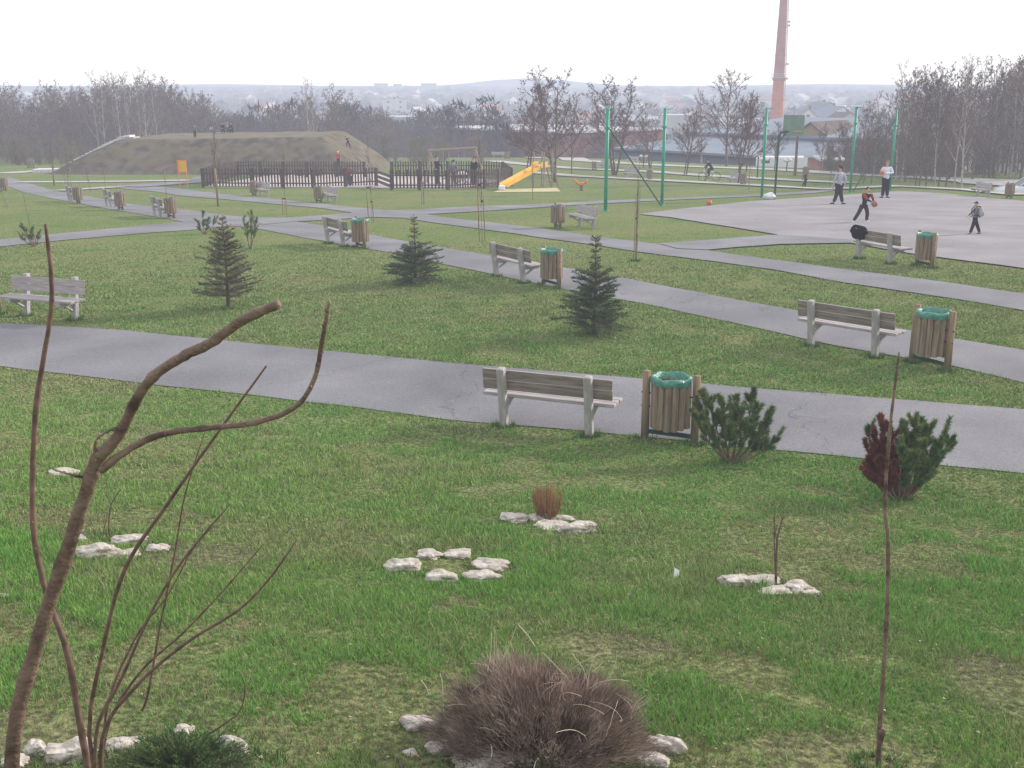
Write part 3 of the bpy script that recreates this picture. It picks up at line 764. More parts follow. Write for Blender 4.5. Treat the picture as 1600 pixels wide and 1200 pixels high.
protos('multi', 2, H=6.5, r=.085, n0=13, n1=6, n2=5, n3=5, crown0=.22, spread=.9, tw=.034, twig='twigp', seed=31, multi=3, upk=.5, l1=.48)
protos('wood', 5, H=9, r=.11, n0=17, n1=5, n2=5, n3=5, crown0=.10, spread=1.0, tw=.052, twig='twig', seed=51, lean=.08, l1=.46, upk=.4)
protos('birch', 3, H=10, r=.10, n0=18, n1=5, n2=4, n3=4, crown0=.25, spread=.75, tw=.036, upk=.5, bark='birchbark', twig='twig', seed=71, lean=.06, l1=.30)
protos('brush', 3, H=2.6, r=.03, n0=12, n1=5, n2=3, n3=3, crown0=.02, spread=.8, tw=.03, twig='twigy', seed=91, multi=4, l1=.5)
protos('young', 3, H=2.6, r=.015, n0=9, n1=4, n2=3, n3=2, crown0=.38, spread=.5, tw=.010, twig='twigp', seed=101, l1=.34)
BASEH = dict(park=7, multi=6.5, wood=9, birch=10, brush=2.6, young=2.6)
used = set()
def put_tree(kind, P, H, label, group=None, sx=1.0, name='bare_tree', i=None):
    L = PROTO[kind]; k = random.randrange(len(L)) if i is None else i % len(L); o = L[k]
    if (kind, k) in used: o = dup(o)
    else: used.add((kind, k))
    s = H / BASEH[kind]; o.location = P; o.rotation_euler = (0, 0, random.uniform(0, 6.28)); o.scale = (s * sx, s * sx, s)
    o['label'] = label; o['category'] = 'tree'; o.name = name
    if group: o['group'] = group
    return o
random.seed(21)
# ---- trees standing alone at the far side of the park
for kind, fp, top, sx, lab in [
    ('multi', (824, 274), 165, .8, 'leafless multi-stemmed tree just left of the slide tower'),
    ('multi', (866, 284), 132, .95, 'tallest leafless tree, behind the ladder of the slide'),
    ('park', (893, 272), 168, .7, 'slim leafless tree right of the slide'),
    ('multi', (958, 274), 142, 1.0, 'broad leafless tree behind the first green pole'),
    ('multi', (1070, 274), 180, .8, 'leafless multi-stemmed tree right of the second green pole'),
    ('birch', (1095, 259), 150, 1.0, 'slender leafless tree behind the cyclist'),
    ('park', (1135, 261), 128, .9, 'tall leafless tree left of the chimney'),
    ('multi', (1153, 287), 165, .75, 'leafless tree beside the far bin right of the cyclist'),
    ('park', (1166, 268), 160, .7, 'leafless tree just left of the third green pole'),
    ('young', (1275, 263), 196, 1.2, 'thin leafless tree right of the backboard'),
    ('park', (1361, 288), 215, .7, 'leafless tree left of the yellow kiosk'),
    ('park', (1282, 268), 205, .8, 'leafless tree in front of the brown gabled hall'),
    ('multi', (1322, 272), 200, .8, 'leafless multi-stemmed tree behind the white capped pole'),
    ('multi', (1015, 262), 190, .9, 'leafless multi-stemmed tree between the first two green poles'),
    ('park', (1210, 268), 200, .8, 'leafless tree in front of the chimney foot'),
    ('young', (1349, 287), 200, 1.2, 'thin leafless tree right of the white capped pole'),
    ('young', (1296, 292), 225, 1.1, 'small leafless tree behind the boy in the grey hoodie'),
]:
    P = G(*fp); put_tree(kind, P, HT(P, top), lab, sx=sx * 1.35)
# ---- wood on the right
random.seed(5)
WG = 'leafless trees of the wood beside the court'
for fx, fy, ty, k in [(1431, 292, 150, 'wood'), (1436, 293, 120, 'wood'), (1447, 292, 140, 'wood'), (1461, 293, 112, 'birch'), (1466, 292, 130, 'wood'), (1491, 295, 118, 'birch'), (1503, 296, 104, 'birch'), (1478, 293, 150, 'wood'), (1414, 284, 128, 'wood'), (1400, 280, 112, 'birch')]:
    P = G(fx, fy); put_tree(k, P, HT(P, ty), 'leafless tree at the front edge of the wood right of the court poles', 'trees at the front edge of the right wood', sx=.8)
for i in range(78):
    Y = random.uniform(84, 128); px = random.uniform(1352, 1680) if i > 20 else random.uniform(1500, 1700)
    P = AT(px, 190, Y); P.z = h(P.x, Y); top = random.uniform(112, 170) if px > 1395 else random.uniform(150, 205)
    if px > 1500: top = random.uniform(103, 150)
    put_tree(random.choice(['wood', 'wood', 'birch', 'wood']), P, HT(P, top), 'leafless tree inside the wood right of the court poles', WG, sx=random.uniform(.9, 1.15))
for i in range(60):
    px = random.uniform(1385, 1680); P = G(px, 280 + (px - 1400) * .03); P.y += random.uniform(5, 22); P.z = h(P.x, P.y)
    put_tree('brush', P, random.uniform(1.6, 3.2), 'low leafless shrub under the right wood', 'shrubs under the right wood', name='shrub')['category'] = 'shrub'
# ---- wood on the left and behind the mound
WL = 'leafless trees of the wood behind the mound'
for i in range(170):
    Y = random.uniform(138, 190); px = random.uniform(-60, 640) if i % 3 else random.uniform(-60, 330)
    P = AT(px, 190, Y); P.z = h(P.x, Y)
    top = np.interp(px, [-60, 130, 150, 240, 300, 360, 420, 470, 540, 600, 640], [142, 146, 138, 132, 148, 178, 182, 150, 146, 180, 205]) + random.uniform(-3, 26)
    put_tree('wood', P, max(4, HT(P, top)), 'leafless tree of the wood behind the mound', WL, sx=random.uniform(.95, 1.3))
for px, top in [(178, 124), (185, 128), (196, 122), (203, 130), (224, 118), (229, 126), (152, 122), (160, 130), (215, 128), (243, 134), (480, 134), (490, 138)]:
    P = AT(px, 190, 136 + random.uniform(0, 6)); P.z = h(P.x, P.y)
    put_tree('birch', P, HT(P, top), 'tall pale-stemmed birch standing above the wood behind the mound', 'birches behind the mound', sx=.85)
for i in range(34):
    px = random.uniform(-40, 125) if i < 20 else random.uniform(560, 780); Y = random.uniform(122, 136)
    P = AT(px, 190, Y); P.z = h(P.x, Y)
    put_tree('brush', P, random.uniform(1.6, 3.0), 'low olive leafless shrub in front of the left wood', 'shrubs in front of the left wood', sx=1.2, name='shrub')['category'] = 'shrub'
for i in range(56):
    px = random.uniform(570, 1010); Y = random.uniform(150, 215); P = AT(px, 190, Y); P.z = h(P.x, Y)
    put_tree('wood', P, max(3, HT(P, random.uniform(190, 222))), 'leafless tree below the far edge of the park', 'trees below the far edge of the park', sx=1.0)
# ---- young staked trees in the park
def sapling(fp, top, label, stakes=((-.18, .9), (.18, .9)), crown=True, sx=.8, lean=None, i=None):
    P = G(*fp); H = HT(P, top)
    o = put_tree('young', P, H, label, 'young staked trees of the park', sx=sx, name='young_tree', i=i); s = o.scale
    for dx, hh in stakes:
        mb = MB(); w = hh / s[2]
        mb.tube([Vector((dx / s[0], 0, -.1)), Vector((dx * .95 / s[0], 0.02, w))], .018 / s[0], 7); k = mb.build('stake', M['log'], o, True)
        mb = MB(); mb.tube([Vector((dx / s[0], .02, w * .9)), Vector((0, .05, w * .9))], .014 / s[0], 5); mb.build('tie', M['rubber'], k)
    if lean: o.rotation_euler = (0, lean, 0)
    return o
random.seed(77)
sapling((754, 377), 232, 'staked young tree with two tall stakes right of the path junction', ((-.10, 1.95), (.08, 1.4)), sx=.45, lean=-.03)
sapling((581, 348), 228, 'staked young tree at the path fork below the fence', ((-.12, 1.5), (.08, .9)), sx=.5, lean=-.04)
sapling((341, 322), 205, 'staked young tree with purple crown in front of the mound', ((-.15, 1.5), (.15, 1.5)), sx=1.1)
sapling((445, 335), 240, 'thin staked young tree below the small left fence bench', ((-.08, .75), (.08, .75)), sx=.5)
sapling((661, 320), 255, 'young tree with two stakes on the lawn before the swing', ((-.10, 1.2), (.08, 1.2)), sx=.5)
sapling((832, 312), 250, 'thin staked tree on the lawn below the slide', ((0, 1.9),), sx=.4)
sapling((993, 408), 262, 'thin young tree tied to a single stake on the grass strip', ((0, 1.95),), sx=.35)
sapling((85, 290), 228, 'small dark young tree left of the mound steps', ((.1, .8),), sx=1.1)
sapling((104, 292), 232, 'leaning young tree at the foot of the mound steps', ((.1, .9),), sx=.9, lean=-.16)
sapling((109, 291), 235, 'upright young tree at the foot of the mound steps', ((.1, .9),), sx=.6)
sapling((140, 300), 262, 'bent young tree left of the row of three benches', ((.08, .8),), sx=.8, lean=-.05)
sapling((9, 324), 268, 'leaning young tree at the left edge of the photo', ((.1, .9),), sx=.9, lean=-.18)
sapling((165, 295), 252, 'very thin staked tree in front of the mound left half', ((0, 1.2),), sx=.4)
sapling((260, 305), 262, 'very thin staked tree below the orange board', ((0, 1.5),), sx=.4)
sapling((1170, 296), 246, 'reddish staked young tree left of the third green pole', ((-.1, .9), (.1, .9)), sx=.6)
sapling((1102, 283), 245, 'small young tree in front of the cyclist', ((0, .9),), sx=.6)
sapling((52, 382), 305, 'thin leaning tree beside the small pine at the left', ((.1, .5),), sx=.3, lean=-.1)

# ================================================================ conifers
def spruce(fp, top, wpx, label, m='spruce', tiers=15, dens=1.0, skirt=.06, seed=1, bare_tip=.28, droop=.1, taper=.8):
    random.seed(seed); P = G(*fp); H = HT(P, top); W = wpx / FPX * P.length / 2
    T = thing('spruce_tree', label, 'tree', P, group='small spruces on the middle lawn')
    mb = MB(); mb.tube([Vector((0, 0, -.1)), Vector((.02, 0, H * .5)), Vector((0, .01, H))], [.045, .028, .008], 7); mb.build('trunk', M['bark'], T, True)
    cr = MB(); br = MB()
    z = H * skirt; k = 0
    while z < H * .97:
        t = z / H; 
        tc = 1 - bare_tip; Rr = W * (1 - .86 * t / tc) ** taper * (1 - .35 * max(0, 1 - t / .12)) if t < tc else W * random.uniform(.13, .2) * (1 - (t - tc) / bare_tip * .6)
        Rr = max(Rr * random.uniform(.82, 1.1), .05); n = int((7 if t < tc else 3) * dens) + 2
        for j in range(n):
            az = j * 6.283 / n + random.uniform(-.35, .35) + k; L = Rr * random.uniform(.68, 1.12); zz = z + random.uniform(-.03, .03)
            d = Vector((math.cos(az), math.sin(az), random.uniform(-.05, .25) + .5 * t))
            p0 = Vector((0, 0, zz)); p1 = p0 + d * L * .5; p2 = p0 + d * L + Vector((0, 0, (-droop + .06) * L)); br.tube([p0, p1, p2], [.010, .006, .003], 3, False)
            m_ = max(5, int(L * 80 * dens))
            for q in range(m_):
                s = random.uniform(.08, 1) ; c = p0.lerp(p1, s * 2) if s < .5 else p1.lerp(p2, s * 2 - 1)
                side = Vector((-math.sin(az), math.cos(az), 0)) * random.choice((-1, 1))
                bl = L * .24 * (1.1 - s) + .05; e = c + (side * random.uniform(.4, 1) + d * .7 + Vector((0, 0, random.uniform(-.35, .3)))).normalized() * bl
                if q % 2 == 0: br.tube([c, e], [.004, .002], 3, False)
                for u in range(4):
                    w = c.lerp(e, random.random()); cr.blade(w, (e - c).normalized() * 1.1 + Vector((random.uniform(-1, 1), random.uniform(-1, 1), random.uniform(-.5, 1))) * .8, random.uniform(.03, .055), .011)
        z += H * (.94 / tiers) * random.uniform(.75, 1.25); k += 1
    cr.build('crown', M[m], T); br.build('branches', M['bark'], T); return T
spruce((357, 483), 338, 112, 'bronze tinted spruce with open layers of branches at the left', 'spruce_brown', 15, 1.0, .14, 2, .18, .05, .62)
spruce((649, 443), 335, 112, 'spruce with a long bare leader in the middle of the lawn', 'spruce', 14, 1.2, .05, 3, .42, .12, .55)
spruce((928, 522), 368, 134, 'densest green spruce with a thin leader, right on the lawn', 'spruce', 16, 1.45, .08, 4, .40, .14, .5)

def pine(fp, stems, label, group=None, scale=1, m='pine', needle=.072, trunk=0, nd=1.0, seed=1, name='mountain_pine', deadm=None):
    """stems: (photo px, py of the shoot tip, depth offset, dead?)"""
    random.seed(seed); P = G(*fp); T = thing(name, label, 'shrub', P, group=group); st, gr, de = MB(), MB(), MB()
    for (px, py, dy, dead) in stems:
        e = AT(px, py, P.y + dy) - P
        b = Vector((random.uniform(-.04, .04), random.uniform(-.04, .04), -.03 + trunk)); c = b.lerp(e, .5) + Vector((0, 0, -.10 * e.length)) + Vector((e.x * .18, e.y * .1, 0))
        pts = [b * (1 - t) ** 2 + c * 2 * t * (1 - t) + e * t * t for t in [i / 7 for i in range(8)]]
        st.tube(pts, [.016 * scale * (1 - .75 * i / 7) for i in range(8)], 5)
        def brush(q0, q1, n, mbx):
            d = (q1 - q0).normalized()
            for i in range(int(n * nd)):
                t = random.random(); c = q0.lerp(q1, t); a = deflect(d, random.uniform(.45, 1.45) * (1 - .3 * t), random.uniform(0, 6.3))
                mbx.blade(c, a, needle * random.uniform(.6, 1.0), .0085 * max(1, scale))
        tgt = de if dead else gr
        brush(pts[5], pts[7], 260, tgt); brush(pts[6].lerp(pts[7], .4), pts[7] + (pts[7] - pts[6]) * .15, 260, tgt)
        for k in range(8):
            t = random.uniform(.45, .98); i = min(6, int(t * 7)); q = pts[i].lerp(pts[i + 1], t * 7 - i); d = deflect((pts[i + 1] - pts[i]).normalized(), random.uniform(.4, .9), random.uniform(0, 6.3)) + Vector((0, 0, .5))
            L = random.uniform(.09, .17) * scale; q2 = q + d.normalized() * L; st.tube([q, q2], [.007 * scale, .004 * scale], 4); brush(q.lerp(q2, .35), q2 + (q2 - q) * .15, 210, tgt)
    st.build('stems', M['pine_stem'], T, True); gr.build('needles', M[m], T)
    if de.v: de.build('dead_needles', M['pine_dead'], T)['label'] = 'rust red dead needles on the left half of the shrub'
    return T
random.seed(12)
S = [(1098, 612, 0, 0), (1085, 648, -.1, 0), (1110, 628, .1, 0), (1128, 625, 0, 0), (1128, 652, .15, 0), (1152, 620, .1, 0), (1160, 640, -.1, 0), (1178, 610, 0, 0), (1182, 632, .1, 0), (1201, 648, 0, 0), (1214, 686, -.05, 0), (1190, 668, .1, 0), (1172, 668, -.15, 0), (1105, 668, -.15, 0), (1140, 672, -.2, 0), (1196, 680, .15, 0), (1090, 630, .15, 0), (1143, 635, .25, 0)]
pine((1142, 722), S, 'dark green mountain pine shrub growing beside the nearest bin', seed=3)
S = [(1375, 700, 0, 1), (1358, 715, 0, 1), (1366, 672, .05, 1), (1380, 665, 0, 1), (1392, 672, -.05, 1), (1360, 740, -.1, 1), (1378, 720, -.15, 1), (1395, 700, -.12, 1), (1352, 690, .1, 1), (1385, 690, .2, 1), (1372, 748, -.2, 1), (1405, 720, -.1, 1), (1388, 735, -.22, 1),
     (1410, 660, .1, 0), (1432, 650, 0, 0), (1440, 656, .1, 0), (1455, 668, 0, 0), (1478, 672, 0, 0), (1485, 690, .05, 0), (1470, 695, -.1, 0), (1425, 680, .0, 0), (1445, 690, -.15, 0), (1460, 720, -.1, 0), (1430, 710, -.2, 0), (1420, 735, -.2, 0), (1450, 735, -.15, 0), (1355, 672, .2, 0), (1440, 675, .25, 0), (1415, 672, .3, 0), (1465, 700, .2, 0), (1410, 700, -.25, 0)]
pine((1408, 780), S, 'mountain pine shrub half green and half dead red behind the tall whip', seed=4, needle=.066)
G2 = 'small pines on the lawn'
pine((391, 390), [(380, 342, 0, 0), (392, 330, 0, 0), (401, 340, 0, 0), (386, 352, .1, 0), (398, 352, -.1, 0), (393, 345, .1, 0)], 'small round-headed pine on a thin stem right of the bronze spruce', G2, 1.0, needle=.075, nd=.3, seed=5, name='small_pine')
pine((318, 366), [(308, 345, 0, 0), (316, 330, 0, 0), (326, 340, 0, 0), (311, 356, .1, 0), (325, 354, -.1, 0), (318, 345, .1, 0), (340, 338, 0, 0)], 'small bushy pine left behind the bronze spruce', G2, 1.0, needle=.075, nd=.35, seed=6, name='small_pine')
pine((55, 385), [(33, 350, 0, 0), (40, 360, 0, 0), (32, 368, 0, 0), (50, 355, .1, 0), (62, 362, -.1, 0), (48, 370, .1, 0)], 'small lopsided pine at the left beside the thin cross path', G2, 1.0, needle=.075, nd=.3, seed=7, name='small_pine')

# ================================================================ near shrubs and stems
def stick(name, label, cat, root, strands, m='branch', group=None, buds=True, seed=1, rk=1.0):
    """strands: list of (part name, [(px, py, depth, radius) ...])"""
    random.seed(seed); T = thing(name, label, cat, root, group=group)
    for part, pts in strands:
        P = [AT(a, b, y) - Vector(root) for a, b, y, r in pts]; rr = [q[3] * rk for q in pts]
        # Catmull-Rom subdivision
        Q, RR = [], []
        for i in range(len(P) - 1):
            p0, p1, p2, p3 = P[max(i - 1, 0)], P[i], P[i + 1], P[min(i + 2, len(P) - 1)]
            for k in range(6):
                t = k / 6; Q.append(.5 * ((2 * p1) + (p2 - p0) * t + (2 * p0 - 5 * p1 + 4 * p2 - p3) * t * t + (3 * p1 - p0 - 3 * p2 + p3) * t ** 3)); RR.append(rr[i] * (1 - t) + rr[i + 1] * t)
        Q.append(P[-1]); RR.append(rr[-1])
        Q = [q + Vector((random.uniform(-1, 1), 0, random.uniform(-1, 1))) * RR[i] * .10 for i, q in enumerate(Q)]
        RR = [r * random.uniform(.94, 1.07) * (1.16 if i % 7 == 3 else 1) for i, r in enumerate(RR)]
        mb = MB(); mb.tube(Q, RR, 10)
        if buds:
            for i in range(2, len(Q) - 1, 2):
                d = (Q[i + 1] - Q[i]).normalized(); s = deflect(d, .7, random.choice((0.3, 3.4)) + random.uniform(-.5, .5)); r = RR[i]
                if random.random() < .3: continue
                mb.tube([Q[i] + s * r * .5, Q[i] + s * (r * 1.2 + .003), Q[i] + s * (r * 1.2 + .009)], [.0032 + r * .2, .003 + r * .15, .0006], 6)
        mb.build(part, M[m], T, True)
    return T
gy = 2.7; rt = AT(15, 1230, gy); root = (rt.x, gy, h(rt.x, gy)); gz = root[2]
def gpt(y): return (root[0], y, gz)
# pruned little tree at the left
def ground_px(x, y):   # pixel of a ground point
    v = Vector((x, y, h(x, y) - CAM_H - .05)); cp, sp = math.cos(PITCH), math.sin(PITCH)
    zc = v.y * cp - v.z * sp; yc = v.y * sp + v.z * cp
    return 800 + FPX * v.x / zc, 600 - FPX * yc / zc
gx_, gy_ = ground_px(root[0] - .05, 2.7)
stick('pruned_shrub', 'bare brown pruned shrub rising at the left edge with a thick sawn-off branch', 'shrub', root, [
    ('trunk', [(gx_, gy_, 2.7, .030), (18, 1200, 2.7, .027), (60, 1000, 2.68, .026), (105, 860, 2.65, .0245), (143, 742, 2.62, .023), (158, 705, 2.6, .024)]),
    ('branch', [(156, 712, 2.6, .023), (190, 672, 2.58, .018), (216, 620, 2.55, .0165), (245, 583, 2.52, .016), (290, 555, 2.5, .0155), (330, 535, 2.48, .0155), (380, 500, 2.45, .0145), (436, 475, 2.42, .0135)]),
    ('branch', [(158, 735, 2.6, .014), (200, 703, 2.6, .0115), (255, 678, 2.6, .0105), (330, 668, 2.58, .0095), (400, 660, 2.56, .0095), (462, 635, 2.54, .0085), (492, 590, 2.53, .0075), (503, 535, 2.52, .0075), (515, 470, 2.5, .0055)]),
    ('twig', [(152, 720, 2.6, .006), (148, 695, 2.58, .0045), (158, 680, 2.57, .004), (182, 668, 2.57, .0025)]),
    ('twig', [(128, 745, 2.62, .006), (112, 742, 2.6, .004), (82, 733, 2.6, .0022)]),
], seed=2, rk=.76)
# multi-stemmed shoots behind it
gy = 3.75; rt = AT(150, 1195, gy); r2 = Vector((rt.x, gy, h(rt.x, gy))); q = ground_px(r2.x, r2.y)
bx, by = q[0], q[1]
SH = lambda *p: [(bx + random.uniform(-9, 9), by + 6, 3.75, p[0][3] * 1.05)] + list(p)
random.seed(8)
stick('shoot_clump', 'clump of thin reddish bare shoots fanning out from the stones at lower left', 'shrub', r2, [
    ('shoot', SH((128, 1150, 3.75, .015), (105, 1020, 3.75, .0135), (72, 925, 3.76, .013), (52, 820, 3.76, .012), (55, 650, 3.78, .0115), (78, 500, 3.78, .0095), (80, 430, 3.78, .0095), (71, 350, 3.78, .006))),
    ('shoot', SH((140, 1150, 3.7, .010), (160, 1020, 3.65, .009), (195, 890, 3.6, .0085), (260, 790, 3.55, .0075), (330, 690, 3.5, .006), (416, 572, 3.45, .0038))),
    ('shoot', SH((150, 1150, 3.7, .009), (190, 1060, 3.7, .0075), (240, 950, 3.7, .0065), (290, 870, 3.7, .0055), (360, 787, 3.7, .0028))),
    ('shoot', SH((160, 1155, 3.75, .010), (215, 1070, 3.75, .0085), (290, 1005, 3.75, .0075), (370, 955, 3.75, .006), (420, 905, 3.75, .005), (465, 842, 3.75, .003))),
    ('shoot', SH((165, 1150, 3.8, .007), (215, 1055, 3.8, .006), (290, 985, 3.8, .005), (360, 910, 3.8, .0038), (411, 850, 3.8, .0022))),
    ('shoot', [(222, 1110, 3.9, .006), (232, 1080, 3.9, .0055), (250, 980, 3.9, .005), (272, 870, 3.9, .0045), (290, 770, 3.9, .0035), (322, 670, 3.9, .002)]),
    ('shoot', SH((165, 1120, 3.8, .006), (210, 1000, 3.85, .005), (262, 930, 3.85, .0035), (300, 860, 3.85, .0025), (335, 820, 3.85, .0018))),
], m='twig_red', seed=3, rk=.85)
b2 = G(325, 1152); stick('dead_sapling', 'short curved dry stem arching over the white stone at the bottom left', 'sapling', b2, [('stem', [(318, 1152, b2.y, .006), (352, 1130, b2.y, .0045), (375, 1110, b2.y, .004), (383, 1075, b2.y, .0035), (373, 1048, b2.y, .0025)])], m='twig_red', buds=False)
b3 = G(1372, 1196)
stick('tall_whip', 'tall single thin bare whip rising in front of the half dead pine', 'sapling', b3, [
    ('stem', [(1372, 1200, b3.y, .014), (1374, 1150, b3.y, .012), (1380, 1060, b3.y, .0105), (1386, 960, b3.y, .010), (1388, 850, b3.y, .0095), (1383, 790, b3.y, .0085), (1388, 700, b3.y, .008), (1394, 640, b3.y, .007), (1405, 550, b3.y, .0042)]),
    ('stump', [(1374, 1165, b3.y, .012), (1378, 1145, b3.y - .02, .017), (1381, 1138, b3.y - .02, .009)])], seed=5)
b4 = G(1212, 915)
stick('small_sapling', 'small forked bare sapling inside the round stone ring on the right', 'sapling', b4, [
    ('stem', [(1212, 917, b4.y, .010), (1213, 880, b4.y, .009), (1215, 840, b4.y, .007), (1222, 812, b4.y, .005), (1217, 798, b4.y, .003)]),
    ('stem', [(1211, 890, b4.y, .005), (1210, 840, b4.y, .0045), (1211, 790, b4.y, .002)]),
    ('twig', [(1221, 815, b4.y, .004), (1226, 805, b4.y, .002)]), ('twig', [(1214, 850, b4.y, .004), (1208, 805, b4.y, .002)])], m='twig_red')
b5 = G(172, 842)
stick('small_sapling', 'small forked bare sapling among the white stones on the left', 'sapling', b5, [
    ('stem', [(176, 845, b5.y, .008), (170, 825, b5.y, .006), (174, 788, b5.y, .005), (190, 763, b5.y, .003)]),
    ('twig', [(174, 790, b5.y, .004), (165, 768, b5.y, .002)]), ('twig', [(160, 842, b5.y, .004), (168, 800, b5.y, .002)])], m='twig_red')
# dry brown heather mound
P = G(845, 1172); random.seed(9)
T = thing('dry_shrub', 'large dried brown shrub with fine tangled twigs at the bottom centre', 'shrub', P)
mpp = P.length / FPX
def domeP(u, s=1.0):
    a = random.uniform(0, 6.283); r = math.sqrt(random.random()) * s
    return r * math.cos(a), r * math.sin(a)
mb = MB(); mb2 = MB()
RX, RY, HH = 194 * mpp, 125 * mpp, 150 * mpp
CL = []
for i in range(150):
    a, b = domeP(0, .97); rr = math.hypot(a, b); ph = 1.0 + .28 * math.exp(-((a + .33) / .3) ** 2) - .1 * (a > .3)
    CL.append((a, b, HH * (1 - rr ** 2.6) ** .42 * ph * .93 * random.uniform(.72, 1.12), random.uniform(.07, .16)))
for i in range(44000):
    a, b, zt_, cw = CL[i % 150]; ax = Vector((a * RX, b * RY, zt_)); ro = Vector((a * RX * .45, b * RY * .45, 0)); t = random.random() ** .5
    sp_ = cw * (t ** 1.2) * .75; p = ro.lerp(ax, t * .93) + Vector((random.gauss(0, sp_ * .5), random.gauss(0, sp_ * .5), random.gauss(0, .012)))
    if p.z < -.02: p.z = random.uniform(0, .02)
    d = (ax - ro).normalized() + (p - ro.lerp(ax, t * .93)) * 5 + Vector((random.uniform(-.5, .5), random.uniform(-.5, .5), random.uniform(-.2, .5)))
    mb.blade(p, d, random.uniform(.025, .09), .0034)
for i in range(6000):
    a, b = domeP(0); rr = math.hypot(a, b); lump = .55 + .5 * fbm(a * 2 + 3, b * 2, .7, 5, 3); top = HH * (1 - rr ** 2.2) ** .6 * lump * (1.0 + .28 * math.exp(-((a + .33) / .3) ** 2) - .1 * (a > .3))
    z = top * (random.random() ** .38) * random.uniform(.8, 1.0); p = Vector((a * RX, b * RY, z - .03))
    d = Vector((a * .9 + random.uniform(-.5, .5), b * .9 + random.uniform(-.5, .5), 1.1 - rr * .5 + random.uniform(-.3, .3)))
    mb.blade(p, d, random.uniform(.03, .10), .0034)
for i in range(380):
    a, b = domeP(0, .5); e = Vector((a * 2 * RX, b * 2 * RY, 0)); rr = min(.98, math.hypot(a, b) * 2); e.z = HH * (1 - rr ** 2.2) ** .6 * .92
    mb2.tube([Vector((a * RX * .5, b * RY * .5, -.03)), Vector((a * RX * 1.4, b * RY * 1.4, e.z * .6)), e * .98], [.005, .0035, .0015], 4, False)
mb.build('twig_mass', M['heather'], T); mb2.build('stems', M['twig_red'], T)
for i in range(34):
    mb = MB()
    a, b = domeP(0, .9); rr = math.hypot(a, b); z = HH * (1 - rr ** 2.2) ** .6 * .85; p = Vector((a * RX, b * RY - .03, z))
    d = Vector((random.uniform(-1, 1), random.uniform(-.6, .2), random.uniform(.1, 1))).normalized(); L = random.uniform(.08, .26); pts = [p]; q = p
    for k in range(6): d = (d + Vector((random.uniform(-.25, .25), 0, -.16))).normalized(); q = q + d * L / 5; pts.append(q)
    mb.tube(pts, .0012, 4, False); mb.build('straw', M['straw'], T)
for (x0, y0, x1, y1) in [(762, 1050, 768, 988), (770, 1055, 772, 980), (776, 1050, 774, 984), (780, 1042, 808, 976), (836, 1010, 810, 976), (925, 1050, 942, 1034), (670, 1085, 658, 1062)]:
    mb = MB(); mb.tube([AT(x0, y0, P.y) - P, AT((x0 + x1) / 2 + 2, (y0 + y1) / 2, P.y) - P, AT(x1, y1, P.y) - P], .0016, 4, False); mb.build('straw', M['straw'], T)
# ginger dry bush in the stone ring
P = G(854, 812); random.seed(10); T = thing('dry_bush', 'small ginger dry bush of upright stems inside a white stone ring', 'shrub', P); mpp = P.length / FPX; mb = MB()
for i in range(150):
    a = random.uniform(0, 6.28); r = math.sqrt(random.random()); e = Vector((math.cos(a) * r * 27 * mpp, math.sin(a) * r * 22 * mpp, random.uniform(45, 66) * mpp * (1.05 - .25 * r * r)))
    b = Vector((e.x * .35, e.y * .35, -.02)); m_ = b.lerp(e, .5) + Vector((e.x * .18, e.y * .18, 0)); mb.tube([b, m_, e], [.0035, .003, .0012], 4, False)
    for k in range(9):
        q = m_.lerp(e, random.uniform(0, 1)); mb.blade(q, Vector((random.uniform(-1, 1), random.uniform(-1, 1), 1.0)), random.uniform(.015, .04), .0035)
mb.build('stems', M['ginger'], T)
# juniper at the bottom left
P = G(285, 1199); random.seed(14); T = thing('juniper_shrub', 'low green juniper at the bottom edge between the white stones', 'shrub', P); mpp = P.length / FPX; mb = MB(); mb2 = MB()
for i in range(330):
    a = random.uniform(0, 6.28); r = math.sqrt(random.random()); e = Vector((math.cos(a) * r * 120 * mpp, math.sin(a) * r * 60 * mpp, (40 * (1 - r * r) ** .5 + 9) * mpp * random.uniform(.4, 1.15)))
    b = e * .25; b.z = 0; mb2.tube([b, e], [.004, .001], 4, False)
    for k in range(70):
        t = random.uniform(.2, 1); q = b.lerp(e, t); mb.blade(q, (e - b).normalized() + Vector((random.uniform(-1, 1), random.uniform(-1, 1), random.uniform(-.3, 1))) * 1.1, random.uniform(.012, .03), .0045)
mb.build('foliage', M['juniper'], T); mb2.build('stems', M['pine_stem'], T)

